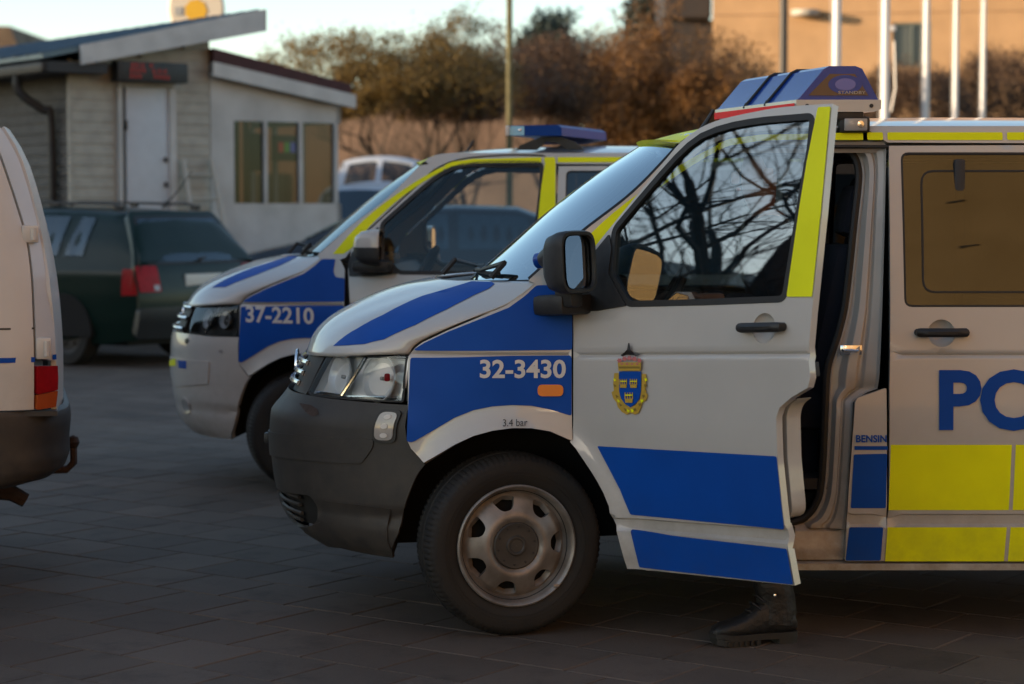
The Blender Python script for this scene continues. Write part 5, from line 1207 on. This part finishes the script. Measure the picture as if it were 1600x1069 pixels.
# ladder leaning on the wall beside the door
ld = empty('ladder', KM @ Vector((1.62, -.55, 0)), math.atan2(.6, .8), label='light metal ladder leaning on the kiosk wall right of the door', cat='ladder')
alu = mat('ladder_metal', (.46, .43, .37), .45, .4)
for x in (-.19, .19): MB().tube([(x * 1.25, -.30, 0), (x, .46, 2.16)], .030, 6).build('rail', alu, ld)
for k in range(7): t = .1 + k * .135; MB().tube([(-.24 + .05 * t, -.30 + .76 * t, 2.16 * t), (.24 - .05 * t, -.30 + .76 * t, 2.16 * t)], .018, 6).build('rung', alu, ld)
# round sign above the kiosk roof
p = at(307, 22, 29.5)
sg = empty('roof_sign', (p[0], p[1], 0), 0, label='round white sign with a yellow emblem above the kiosk roof', cat='sign')
MB().lathe([(.001, -.05), (.36, -.05), (.385, -.03), (.385, .03), (.001, .03)], 40, c=(0, 0, 4.30)).build('sign_disc', mat('sign_cream', (.58, .52, .42), .5), sg)
MB().add([(.15 * math.cos(a) * (1 + .06 * math.cos(9 * a)), -.058, 4.27 + .15 * math.sin(a) * (1 + .06 * math.cos(9 * a))) for a in np.linspace(0, 2 * math.pi, 37)[:-1]], [tuple(range(36))]).build('sign_emblem', mat('sign_yellow', (.62, .36, .02), .45), sg, smooth=False)
MB().box((-.24, -.056, 4.26), (.10, .01, .12)).build('sign_mark', M['lampgrey'], sg, smooth=False)
MB().tube([(0, 0, 0), (0, 0, 4.2)], .05, 8).build('sign_post', M['lampgrey'], sg)
# ------------------------------------------------------------------ trees
def grow_tree(root, H0, n0, L, spread, lev, r0, rs, droop=.0, flat=.6, lean=(0, 0)):
    """trunk and limbs as tapered tubes; returns branch tips"""
    mb = MB(); tips = []
    def br(p, d, l, r, lv):
        n = 4; pts = [p]; rr = [r]; q = p.copy(); dd = d.copy()
        for i in range(n):
            dd = (dd + Vector((rs.gauss(0, .16), rs.gauss(0, .16), rs.gauss(0, .10) - droop * .1))).normalized(); q = q + dd * l / n; pts.append(q.copy()); rr.append(r * (1 - .45 * (i + 1) / n))
            if lv >= lev - 1: tips.append((q.copy(), dd.copy(), lv))
        mb.tube(pts, rr, 6 if lv < 2 else 4 if lv < 3 else 3, cap=False)
        if lv < lev:
            k = rs.choice((3, 3, 4)) if lv > 0 else n0
            for i in range(k):
                t = 1 if i == 0 and lv > 0 else rs.uniform(.45, 1); j = min(n, int(t * n)); b = pts[j]
                a = 2 * math.pi * (i + rs.random() * .6) / k; side = Vector((math.cos(a), math.sin(a), 0))
                nd = (dd * (.75 if lv else .35) + side * spread * rs.uniform(.6, 1.1) + Vector((0, 0, flat * rs.uniform(.2, .9)))).normalized()
                br(b, nd, l * rs.uniform(.58, .80) if lv else L * rs.uniform(.8, 1.15), rr[j] * .66, lv + 1)
    br(Vector((0, 0, 0)), Vector((lean[0], lean[1], 1)).normalized(), H0, r0, 0)
    return mb, tips
def leaf_mesh(name, centres, size, m, parent, rs, n):
    V = []; F = []
    for i in range(n):
        c, s = centres[i % len(centres)]; p = Vector(c) + Vector((rs.gauss(0, s), rs.gauss(0, s), rs.gauss(0, s * .8)))
        a = Vector((rs.gauss(0, 1), rs.gauss(0, 1), rs.gauss(0, 1))).normalized(); b = a.orthogonal().normalized(); e = size * rs.uniform(.6, 1.3); k = len(V)
        V += [p - a * e, p + b * e * .55, p + a * e, p - b * e * .55]; F.append((k, k + 1, k + 2, k + 3))
    return mesh(name, V, F, m, parent, smooth=False)
def leafmat(name, c1, c2, c3):
    m, t, b = newmat(name); N = t.nodes; L = t.links
    g = N.new('ShaderNodeNewGeometry'); r = N.new('ShaderNodeValToRGB'); r.color_ramp.elements[0].color = (*c1, 1); r.color_ramp.elements[1].color = (*c3, 1)
    e = r.color_ramp.elements.new(.5); e.color = (*c2, 1); L.new(g.outputs['Random Per Island'], r.inputs[0]); L.new(r.outputs[0], b.inputs['Base Color']); b.inputs['Roughness'].default_value = .6
    tr = N.new('ShaderNodeBsdfTranslucent'); L.new(r.outputs[0], tr.inputs[0]); mx = N.new('ShaderNodeMixShader'); mx.inputs[0].default_value = .25
    L.new(b.outputs[0], mx.inputs[1]); L.new(tr.outputs[0], mx.inputs[2]); L.new(mx.outputs[0], N['Material Output'].inputs[0]); return m
bark = mat('bark', (.040, .030, .024), .9, var=.3, vscale=12)
LM = dict(gold=leafmat('golden_leaves', (.075, .052, .018), (.20, .125, .024), (.13, .088, .026)), rust=leafmat('rusty_leaves', (.095, .050, .020), (.18, .090, .028), (.26, .125, .03)),
          brown=leafmat('brown_leaves', (.045, .028, .018), (.085, .048, .024), (.13, .07, .03)), pine=leafmat('pine_needles', (.020, .034, .030), (.035, .055, .05), (.05, .07, .06)), green=leafmat('olive_leaves', (.03, .035, .015), (.06, .06, .02), (.09, .075, .025)))
def tree(label, X, Y, H0, L, spread, r0, leaf, seed, n, size, W=0, TOP=0, zs=1.0, lev=4, cat='tree', flat=.6, sg=.16, name='autumn_tree', rz=0, n0=6, lean=(0, 0), zf=.30):
    rs = random.Random(seed); t = empty(name, (X, Y, 0), rz, label=label, cat=cat, group='bare and autumn trees round the square')
    mb, tips = grow_tree(t, H0, n0, L, spread, lev, r0, rs, flat=flat, lean=lean)
    if W:
        xs = np.array([p for p, d, lv in tips]); kx = W / np.percentile(np.hypot(xs[:, 0], xs[:, 1]), 97); kz = (TOP - .15 - H0) / (np.percentile(xs[:, 2], 99) - H0)
        fz = lambda p: Vector((p[0] * (1 + (kx - 1) * min(1, max(0, p[2] / H0))), p[1] * (1 + (kx - 1) * min(1, max(0, p[2] / H0))), p[2] if p[2] < H0 else H0 + (p[2] - H0) * kz))
        mb.V = [fz(v) for v in mb.V]; tips = [(fz(p), d, lv) for p, d, lv in tips]
    mb.build('trunk', bark, t)
    if n:
        cs = [(p, sg * .5) for p, d, lv in tips]
        if W:                                        # clumps of leaves through a wide, low dome over the limbs
            zc = H0 + (TOP - H0) * zf; cs = [c for c in cs if c[0][2] > zc - (TOP - H0) * .05]
            for k in range(650):
                a = rs.uniform(0, 2 * math.pi); r = math.sqrt(rs.random()); zt = (TOP - sg - zc) * math.sqrt(max(0, 1 - r ** 3)) * (.15 + .85 * rs.random() ** .38)
                cs += [((W * r * math.cos(a), W * r * math.sin(a), zc + zt), sg * rs.uniform(.45, 1.0))] * 3
        rs.shuffle(cs); leaf_mesh('crown', cs, size, LM[leaf], t, rs, n)
    return t
def top(py, Y): return at(800, py, Y)[2]
def tr(label, px, Y, pw, ptop, pfork, leaf, seed, n, size, **k):
    tree(label, at(px, 230, Y)[0], Y, at(800, pfork, Y)[2], 1.5, k.pop('spread', 1.0), k.pop('r0', .13), leaf, seed, n, size, W=pw / FPX * Y, TOP=top(ptop, Y), **k)
tr('broad golden-topped tree with a low dark fork, right of the kiosk', 588, 40, 225, 38, 226, 'gold', 3, 56000, .029, r0=.20, zf=.30, flat=.75, spread=1.15, sg=.15, lev=6)
tr('brown leafed tree rising behind the thin wooden pole', 752, 43, 140, 55, 225, 'brown', 12, 26000, .034, flat=.8, sg=.17, lev=6)
tr('reddish brown tree just right of the thin wooden pole', 868, 46, 125, 47, 225, 'brown', 21, 26000, .036, flat=.9, sg=.18, lev=6)
tr('wide rust coloured tree in front of the left corner of the tan building', 1072, 41, 158, 32, 235, 'rust', 33, 44000, .035, zf=.10, flat=1.0, sg=.15, lev=6)
tr('dark brown tree between the wooden pole and the rust coloured tree', 962, 49, 110, 68, 235, 'brown', 27, 26000, .038, zf=.05, flat=.8, sg=.18, lev=6)
tr('low dark brown tree behind the white flagpoles', 1420, 55, 105, 96, 240, 'brown', 44, 22000, .04, zf=.1, flat=.8, sg=.18)
tr('low brown tree at the right edge behind the flagpoles', 1575, 57, 120, 72, 240, 'brown', 45, 24000, .04, zf=.1, flat=.9, sg=.18)
def pine(label, px, Y, ztop, w, seed):
    rs = random.Random(seed); p = at(px, 100, Y); t = empty('pine_tree', (p[0], Y, 0), 0, label=label, cat='tree', group='pines on the skyline')
    MB().tube([(0, 0, 0), (.05, 0, ztop * .6), (0, 0, ztop * .97)], [.22, .15, .05], 8).build('trunk', bark, t)
    cs = []
    for k in range(46):
        z = ztop * rs.uniform(.58, 1.0); rr = w * (1.15 - (z / ztop)) * 1.9 + .2; a = rs.uniform(0, 6.3); cs.append(((rr * math.cos(a) * rs.random(), rr * math.sin(a) * rs.random(), z), .32))
    leaf_mesh('crown', cs, .16, LM['pine'], t, rs, 3000)
pine('blue-green pine rising behind the brown trees', 862, 95, 9.9, 1.9, 5); pine('second blue-green pine, lower and left of the taller one', 838, 97, 9.5, 1.6, 6)
pine('tall blue-green pine left of the tan building', 1008, 85, 10.0, 1.4, 8)
# low lit wall behind the trees, tan building, distant roof
brickw = mat('tan_brick', (.365, .225, .115), .8, var=.16, vscale=1.2, bump=.2, bscale=30); brickd = mat('brown_brick', (.20, .128, .088), .85, var=.25, vscale=.8)
p0 = at(250, 200, 64); p1 = at(893, 150, 64); z_ = at(893, 150, 64)[2]
lw = empty('low_building', ((p0[0] + p1[0]) / 2, 64, 0), 0, label='low brown brick building behind the trees and the second van', cat='building')
Lw = p1[0] - p0[0]; MB().box((0, 3, z_ / 2), (Lw, 6, z_)).build('wall', brickd, lw, smooth=False); MB().box((0, 2.9, z_ + .1), (Lw + .3, 6.4, .2)).build('roof_edge', mat('roof_edge_grey', (.16, .15, .14), .7), lw, smooth=False)
for k in range(4): MB().box((-Lw / 2 + 1.0 + k * 2.3, -.02, 2.0), (.9, .1, 1.2)).build('window', M['bluelens'] if False else mat('dark_window', (.02, .022, .025), .2), lw, smooth=False)
gh = CAM_H
xl = at(1113, 60, 70)[0]
tb = empty('tan_building', (xl, 70, 0), R(-10), label='tan brick building with a single window behind the flagpoles', cat='building')
def tl_(px, py):
    d = ray(px, py); n = Vector((math.sin(R(-10)), -math.cos(R(-10)), 0)); t = Vector((xl, 70, 0)).dot(n) / Vector(d).dot(n); p = Vector(d) * t - Vector((xl, 70, 0)); return p.x * math.cos(R(-10)) + p.y * math.sin(R(-10)), CAM_H + d[2] * t
wx0_, wz1 = tl_(1395, 36); wx1_, wz0 = tl_(1454, 104)
mb = MB()
for x0, x1, z0, z1 in ((0, wx0_, 0, 14), (wx1_, 58, 0, 14), (wx0_, wx1_, 0, wz0), (wx0_, wx1_, wz1, 14)): mb.box(((x0 + x1) / 2, .2, (z0 + z1) / 2), (x1 - x0, .4, z1 - z0))
mb.box((.2, 7.2, 7), (.4, 13.6, 14)); mb.box((29, 7.2, 13.9), (58, 13.6, .2)); mb.build('wall', brickw, tb, smooth=False)
wn = MB(); t_ = .07
for x0, x1, z0, z1 in ((wx0_, wx1_, wz1 - t_, wz1), (wx0_, wx1_, wz0, wz0 + t_), (wx0_, wx0_ + t_, wz0 + t_, wz1 - t_), (wx1_ - t_, wx1_, wz0 + t_, wz1 - t_), ((wx0_ + wx1_) / 2 - .03, (wx0_ + wx1_) / 2 + .03, wz0 + t_, wz1 - t_)): wn.box(((x0 + x1) / 2, .1, (z0 + z1) / 2), (x1 - x0, .12, z1 - z0))
wn = wn.build('window', mat('window_frame_grey', (.10, .12, .11), .5), tb, smooth=False)
mesh('pane', [(wx0_, .16, wz0), (wx1_, .16, wz0), (wx1_, .16, wz1), (wx0_, .16, wz1)], [(0, 1, 2, 3)], mat('window_dark', (.05, .055, .055), .15, coat=.3), wn)
for k in range(4): MB().box((wx0_ + .15 + k * .22, .19, (wz0 + wz1) / 2), (.12, .01, wz1 - wz0 - .1)).build('blind', mat('blind_grey', (.22, .20, .17), .7), wn, smooth=False)
for kx, kz in ((8, 0), (16, 0), (24, 0), (32, 0), (0, 3.6), (8, 3.6), (16, 3.6), (24, 3.6), (32, 3.6)):
    if kx + kz:
        f2 = wn.copy(); COL.objects.link(f2); f2.location = (kx, -.14, kz)
        g2 = MB().box(((wx0_ + wx1_) / 2, .13, (wz0 + wz1) / 2), (wx1_ - wx0_, .06, wz1 - wz0)).build('pane', bpy.data.materials['window_dark'], f2, smooth=False)
jx, jz = tl_(1200, 23); MB().box((29, -.012, jz), (58, .02, .025)).build('joint_line', mat('joint_dark', (.20, .12, .07), .9), tb, smooth=False)
lx, lz = tl_(1259, 19); wl = MB(); wl.lathe([(.001, -.16), (.42, -.16), (.46, -.10), (.46, .02), (.001, .02)], 24, 'Z', c=(lx, -.42, lz)); wl.box((lx + .25, -.12, lz), (.25, .25, .10), bev=.02); wl.build('wall_lamp', mat('lamp_body_grey', (.38, .36, .33), .5), tb)
tx0 = at(1036, 20, 74)[0]; tx1 = at(1112, 20, 74)[0]; tz = at(1036, 29, 74)[2]
tw = empty('dark_tower', ((tx0 + tx1) / 2, 74, 0), 0, label='dark grey box tower left of the tan building, above the trees', cat='building')
dk = mat('dark_cladding', (.020, .020, .024), .6, var=.2)
MB().box((.12, 2, tz / 2), (tx1 - tx0 + .1, 3, tz)).build('stem', dk, tw, smooth=False); MB().box((0, 2, tz + .9), (tx1 - tx0, 4, 1.8), bev=.1).build('upper_box', dk, tw, smooth=False); MB().box((0, 2, tz + 1.2), (tx1 - tx0 + .1, 4.1, .25)).build('band', M['lampgrey'], tw, smooth=False)
hx = np.linspace(-260, -44, 30); hp = [(x, 220, 0) for x in hx] + [(x, 220, max(1, 20.5 - max(0, x + 51) * 3 - max(0, -x - 60) * .09 + .5 * math.sin(x * .13) + .3 * math.sin(x * .5))) for x in hx]
hb = [(x, 240, z) for x, y, z in hp[30:]]
mesh('distant_hill', hp + hb, [(i, i + 1, 31 + i, 30 + i) for i in range(29)] + [(30 + i, 31 + i, 61 + i, 60 + i) for i in range(29)], mat('hill_brown', (.13, .09, .06), .9, var=.4, vscale=.3), kind='structure')
tx = np.linspace(-120, 200, 120); tz_ = [6.2 + 1.0 * math.sin(x * .21) + .7 * math.sin(x * .67 + 1) + .5 * math.sin(x * 1.9) for x in tx]
mesh('distant_treeline', [(x, 150, 0) for x in tx] + [(x, 153, z * .6) for x, z in zip(tx, tz_)] + [(x, 158, z) for x, z in zip(tx, tz_)], [(r * 120 + i, r * 120 + i + 1, (r + 1) * 120 + i + 1, (r + 1) * 120 + i) for r in range(2) for i in range(119)], mat('far_trees', (.045, .036, .024), .9, var=.5, vscale=.8), kind='stuff')
# ------------------------------------------------------------------ flagpoles, lamp post, thin post with its wire
polem = mat('flagpole_white', (.55, .55, .56), .35, coat=.3)
fp = [(1306, 32, .072), (1382, 36.5, .078), (1446, 41.5, .073), (1492, 46.5, .068), (1535, 51.5, .068)]
fl = ['thickest white flagpole, nearest and first right of the dark lamp post', 'white flagpole with a rope cleat, second from the lamp post', 'white flagpole crossing the right side of the building window', 'white flagpole between the window and the rightmost pole', 'thinnest white flagpole, rightmost of the five']
for (px, Y, r), lb in zip(fp, fl):
    x = at(px, 200, Y)[0]; f = empty('flagpole', (x, Y, 0), 0, label=lb, cat='flagpole', group='white flagpoles in a row')
    MB().tube([(0, 0, 0), (0, 0, 4), (0, 0, 10.5)], [r, r * .95, r * .55], 16).build('pole', polem, f); MB().box((0, 0, .08), (.4, .4, .16), bev=.02).build('base', M['lampgrey'], f)
    MB().tube([(-r - .03, -.02, 1.0), (-r - .02, -.02, 10)], .006, 4).build('rope', M['textwhite'], f)
    if px == 1382:
        MB().box((r + .04, -.04, at(px, 45, Y)[2]), (.10, .06, .09), bev=.02).build('cleat', polem, f); MB().tube([(r + .02, -.05, 3.2), (r + .09, -.05, 3.6), (r + .06, -.05, 4.4)], .014, 5).build('rope', M['textwhite'], f)
x = at(1224, 100, 38)[0]; l = empty('lamp_post', (x, 38, 0), 0, label='dark lamp post in front of the tan building, left of the flagpoles', cat='lamp post')
MB().tube([(0, 0, 0), (0, 0, 9)], [.082, .062], 12).build('pole', mat('dark_post', (.03, .026, .022), .5), l); MB().box((.3, 0, 9.0), (.7, .2, .1), bev=.03).build('lamp_head', M['black'], l)
x = at(796, 100, 34)[0]; l = empty('wooden_pole', (x, 34, 0), 0, label='thin greenish wooden pole above the second police van', cat='pole')
MB().tube([(0, 0, 0), (0, 0, 8)], [.055, .045], 10).build('pole', mat('mossy_pole', (.11, .10, .045), .8, var=.3), l)
q = at(722, 40, 34); MB().tube([(0, 0, 5.15), ((q[0] - x) * .5, 0, q[2] + .48), (q[0] - x, 0, q[2])], .010, 4).build('stay_wire', M['lampgrey'], l)
# ------------------------------------------------------------------ the rest of the square: what the glass reflects, and an added block that shades it
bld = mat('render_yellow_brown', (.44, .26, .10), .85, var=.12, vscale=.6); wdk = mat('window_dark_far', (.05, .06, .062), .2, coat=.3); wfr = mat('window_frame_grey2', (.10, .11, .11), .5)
def block(label, loc, rz, Lx, D, H, m, rows, cols, wz=1.3):
    b = empty('apartment_block', loc, rz, label=label, cat='building', group='blocks round the square')
    MB().box((0, D / 2, H / 2), (Lx, D, H)).build('wall', m, b, smooth=False); MB().box((0, D / 2, H + .15), (Lx + .5, D + .5, .3)).build('roof', M['lampgrey'], b, smooth=False)
    me1 = me2 = None
    for i in range(rows):
        for j in range(cols):
            x = (j + .5) / cols * Lx - Lx / 2; z = 1.9 + i * 3.0
            if me1 is None:
                f = MB().box((0, 0, 0), (1.25, .12, wz + .15)).build('window', wfr, b, smooth=False); g = MB().box((-.29, -.05, 0), (.5, .05, wz)).box((.29, -.05, 0), (.5, .05, wz)).build('pane', wdk, f, smooth=False); me1, me2 = f.data, g.data
            else:
                f = bpy.data.objects.new('window', me1); link(f, b); g = bpy.data.objects.new('pane', me2); link(g, f)
            f.location = (x, -.02, z)
            if m is bld:
                for q in (.35, .62): MB().box((x + Lx / cols * q, -.005, z - .3 + 1.1 * (q > .5)), (.42, .06, .09)).build('vent_slit', M['dark'], b, smooth=False)
    return b
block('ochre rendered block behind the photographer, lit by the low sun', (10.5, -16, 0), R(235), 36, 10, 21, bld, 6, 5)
block('long brown block added out of view to the left to shade the square', (-27, 5.5, 0), R(90), 37, 9, 7.0, mat('dark_brick', (.060, .050, .040), .9), 2, 12)  # unseen block, added and sized to keep the low sun off the square
bt = tree('big bare tree with a leaning trunk left of the vans', -11.5, 8.5, 6.2, 3.0, .9, .17, None, 77, 0, 0, lev=5, flat=.55, name='bare_tree', n0=13, lean=(.0, -.26))
b2 = tree('second bare tree farther left of the vans', -16.5, 6.4, 3.4, 3.0, .9, .16, None, 78, 0, 0, lev=5, flat=.8, name='bare_tree', n0=7)
# ------------------------------------------------------------------ person behind the open door: perched on the seat edge, one boot on the ground
def skin_mesh(name, nodes, edges, mats, parent, sub=2, root=0):
    names = list(nodes); V = [nodes[k][0] for k in names]; E = [(names.index(a), names.index(b)) for a, b in edges]
    me = bpy.data.meshes.new(name); me.from_pydata(V, E, []); o = bpy.data.objects.new(name, me); COL.objects.link(o)
    o.modifiers.new('skin', 'SKIN'); s = o.modifiers.new('sub', 'SUBSURF'); s.levels = sub; s.render_levels = sub
    for i, k in enumerate(names):
        r = nodes[k][1]; me.skin_vertices[0].data[i].radius = r if isinstance(r, tuple) else (r, r); me.skin_vertices[0].data[i].use_root = (i == root)
    bpy.context.view_layer.update(); dg = bpy.context.evaluated_depsgraph_get(); m2 = bpy.data.meshes.new_from_object(o.evaluated_get(dg))
    bpy.data.objects.remove(o); o = bpy.data.objects.new(name, m2); m2.materials.clear()
    for m in mats: m2.materials.append(m)
    m2.polygons.foreach_set('use_smooth', [True] * len(m2.polygons)); link(o, parent); return o
navy = mat('navy_uniform_cloth', (.010, .013, .030), .85, bump=.3, bscale=120, var=.25); skinm = mat('skin', (.42, .22, .15), .5); hairm = mat('dark_hair', (.03, .02, .015), .6); leather = mat('black_boot_leather', (.011, .011, .012), .55, var=.4, vscale=25, bump=.5, bscale=45)
per = empty('person', (.93, 7.66, 0), label='person in navy uniform behind the open van door, one boot on the paving', cat='person')
O = Vector((.93, 7.66, 0)); q_ = lambda x, y, z: Vector((x, y, z)) - O
nd = dict(pelvis=(q_(1.02, 7.98, 1.01), .125), waist=(q_(1.01, 8.0, 1.16), (.115, .135)), chest=(q_(.98, 8.02, 1.36), (.12, .155)), upper=(q_(.96, 8.03, 1.47), (.09, .12)), neck=(q_(.945, 8.03, 1.56), .055), head1=(q_(.925, 8.03, 1.64), (.078, .07)), head2=(q_(.93, 8.03, 1.73), (.092, .078)), head3=(q_(.935, 8.03, 1.79), (.06, .055)),
          lsh=(q_(.965, 7.85, 1.45), .068), lel=(q_(.99, 7.80, 1.19), .05), lwr=(q_(.79, 7.93, 1.235), .034), rsh=(q_(.965, 8.21, 1.45), .068), rel=(q_(.95, 8.27, 1.19), .05), rwr=(q_(.72, 8.25, 1.23), .034),
          lhip=(q_(1.0, 7.89, .96), .098), lkn=(q_(.905, 7.73, .53), .066), lcalf=(q_(.93, 7.69, .36), .072), lank=(q_(.950, 7.665, .255), (.088, .080)), rhip=(q_(1.0, 8.08, .98), .098), rkn=(q_(.60, 8.12, .99), .068), rcalf=(q_(.55, 8.12, .84), .062), rank=(q_(.56, 8.12, .68), .05))
ed = [('pelvis', 'waist'), ('waist', 'chest'), ('chest', 'upper'), ('upper', 'neck'), ('neck', 'head1'), ('head1', 'head2'), ('head2', 'head3'), ('upper', 'lsh'), ('lsh', 'lel'), ('lel', 'lwr'), ('upper', 'rsh'), ('rsh', 'rel'), ('rel', 'rwr'), ('pelvis', 'lhip'), ('lhip', 'lkn'), ('lkn', 'lcalf'), ('lcalf', 'lank'), ('pelvis', 'rhip'), ('rhip', 'rkn'), ('rkn', 'rcalf'), ('rcalf', 'rank')]
bo = skin_mesh('body', nd, ed, [navy, skinm], per)
bo.data.polygons.foreach_set('material_index', [1 if p.center.z > 1.545 else 0 for p in bo.data.polygons])
hb = MB()
V = []; F = []
for i in range(9):
    for k in range(18):
        a = 2 * math.pi * k / 18; t = i / 8 * 1.75; V.append(q_(.94 + .105 * math.sin(t) * math.cos(a), 8.03 + .090 * math.sin(t) * math.sin(a), 1.735 + .108 * math.cos(t) - (.02 if math.cos(a) > 0 else -.05) * (t / 1.75)))
for i in range(8):
    for k in range(18): F.append((i * 18 + k, i * 18 + (k + 1) % 18, (i + 1) * 18 + (k + 1) % 18, (i + 1) * 18 + k))
mesh('hair', V, F, hairm, per)
MB().box(q_(.838, 8.03, 1.685), (.03, .026, .045), bev=.011).build('nose', skinm, per); MB().box(q_(.85, 8.03, 1.642), (.014, .045, .012), bev=.004).build('mouth', M['pink'], per)
for s_ in (-1, 1):
    MB().box(q_(.95, 8.03 + s_ * .083, 1.69), (.04, .018, .062), bev=.008).build('ear', skinm, per); MB().box(q_(.850, 8.03 + s_ * .032, 1.712), (.012, .024, .012), bev=.005).build('eye', M['textwhite'], per)
for wr, sy in ((q_(.79, 7.93, 1.235), 1), (q_(.72, 8.25, 1.23), -1)):
    T = Matrix.Translation(wr + Vector((-.05, 0, .006))); h = MB(); h.box((0, 0, 0), (.095, .082, .03), bev=.012, mtx=T)
    for k, ln in enumerate((.072, .080, .076, .060)):
        b = wr + Vector((-.092, -.031 + .0205 * k, .008)); h.tube([b, b + Vector((-ln * .45, 0, .004)), b + Vector((-ln * .8, 0, -.014)), b + Vector((-ln * .9, 0, -.036))], [.0095, .009, .008, .006], 8)
    b = wr + Vector((-.03, sy * .036, .004)); h.tube([b, b + Vector((-.03, sy * .022, -.006)), b + Vector((-.062, sy * .024, -.02))], [.012, .011, .008], 8); h.build('hand', skinm, per)
def boot(ax, ay, toe, z0=0.):
    """laced boot: ankle position, direction of the toe"""
    f = Vector((toe[0], toe[1], 0)).normalized(); sdv = Vector((-f.y, f.x, 0)); W_ = lambda a, b, c: Vector((ax, ay, z0)) + f * a + sdv * b + Vector((0, 0, c)) - O
    V = []; F = []; n = 20
    st = [(-.085, .030, .045, .030, .085), (-.070, .040, .040, .030, .120), (-.03, .043, .035, .028, .135), (.02, .044, .033, .026, .175), (.06, .045, .032, .026, .150), (.085, .046, .032, .026, .128), (.12, .049, .032, .026, .105), (.165, .052, .030, .026, .090), (.20, .048, .030, .026, .082), (.225, .036, .032, .028, .070), (.238, .014, .036, .034, .054)]
    for a, w_, zb, _, zt in st:
        for k in range(n):
            t = 2 * math.pi * k / n; c, s = math.cos(t), math.sin(t); V.append(W_(a, w_ * math.copysign(abs(c) ** .75, c), (zb + zt) / 2 + (zt - zb) / 2 * math.copysign(abs(s) ** .75, s)))
    m = len(st)
    for i in range(m - 1):
        for k in range(n): F.append((i * n + k, i * n + (k + 1) % n, (i + 1) * n + (k + 1) % n, (i + 1) * n + k))
    F += [tuple(range(n)), tuple((m - 1) * n + k for k in range(n))[::-1]]
    b = MB(); b.add(V, F)
    sh = [(-.014, .076, .052, .07), (-.010, .080, .053, .11), (-.010, .074, .052, .15), (-.006, .072, .054, .18), (.000, .074, .056, .205), (.000, .072, .055, .225)]; V = []; F = []
    for a, l_, w_, z in sh:
        for k in range(n): t = 2 * math.pi * k / n; rr = 1 + .035 * math.sin(z * 190 + 2 * math.cos(t)); V.append(W_(a + l_ * rr * math.cos(t), w_ * rr * math.sin(t), z + .004 * math.sin(3 * t + z * 60)))
    for i in range(len(sh) - 1):
        for k in range(n): F.append((i * n + k, i * n + (k + 1) % n, (i + 1) * n + (k + 1) % n, (i + 1) * n + k))
    b.add(V, F); bt_ = b.build('boot', leather, per, ang=60)
    s = MB(); out = [(-.092, 0), (-.085, .030), (-.06, .042), (-.01, .044), (.05, .042), (.11, .050), (.165, .055), (.205, .050), (.232, .034), (.246, 0)]; out = out + [(a, -b_) for a, b_ in out[-2:0:-1]]
    s.prism(out, lambda p: W_(p[0], p[1], .020 + (.010 if p[0] > .2 else 0)), lambda p: W_(p[0], p[1], .042 + (.006 if p[0] > .2 else 0)))
    hl = [(-.09, 0), (-.084, .028), (-.06, .040), (-.01, .042), (-.005, .02)]; hl = hl + [(a, -b_) for a, b_ in hl[::-1]][:-1]; s.prism(hl, lambda p: W_(p[0], p[1], .0), lambda p: W_(p[0], p[1], .024))
    fl_ = [(.055, .03), (.065, .043), (.11, .049), (.165, .054), (.205, .049), (.228, .034), (.238, .0)]; fl_ = fl_ + [(a, -b_) for a, b_ in fl_[::-1]][1:]; s.prism(fl_, lambda p: W_(p[0], p[1], .0 + max(0, p[0] - .19) * .25), lambda p: W_(p[0], p[1], .024 + max(0, p[0] - .19) * .2))
    for k in range(6): s.box(W_(.08 + .022 * k, 0, .011), (.008, .115, .016), mtx=Matrix.Translation(W_(.08 + .022 * k, 0, .012)) @ Matrix.Rotation(math.atan2(f.y, f.x), 4, 'Z'))
    s.build('sole', M['rubber'], bt_)
    l = MB()
    for k in range(6):
        t = k / 5; a = .085 - .075 * t; z = .118 + .13 * t; l.tube([W_(a - .01, -.040, z - .016), W_(a + .012, -.018, z + .004), W_(a + .016, .018, z + .006), W_(a - .01, .040, z - .016)], .0045, 5)
    l.build('lace', M['black'], bt_)
    MB().lathe([(.0005, -.004), (.006, -.003), (.007, .0)], 10, c=(0, 0, 0)).build('eyelet', M['chrome'], bt_, xf=lambda v: W_(.0, 0, .182) + Vector((v[0], v[1] - .061, v[2])))
boot(.945, 7.655, (-1, -.28)); boot(.56, 8.12, (-1, 0), .585)
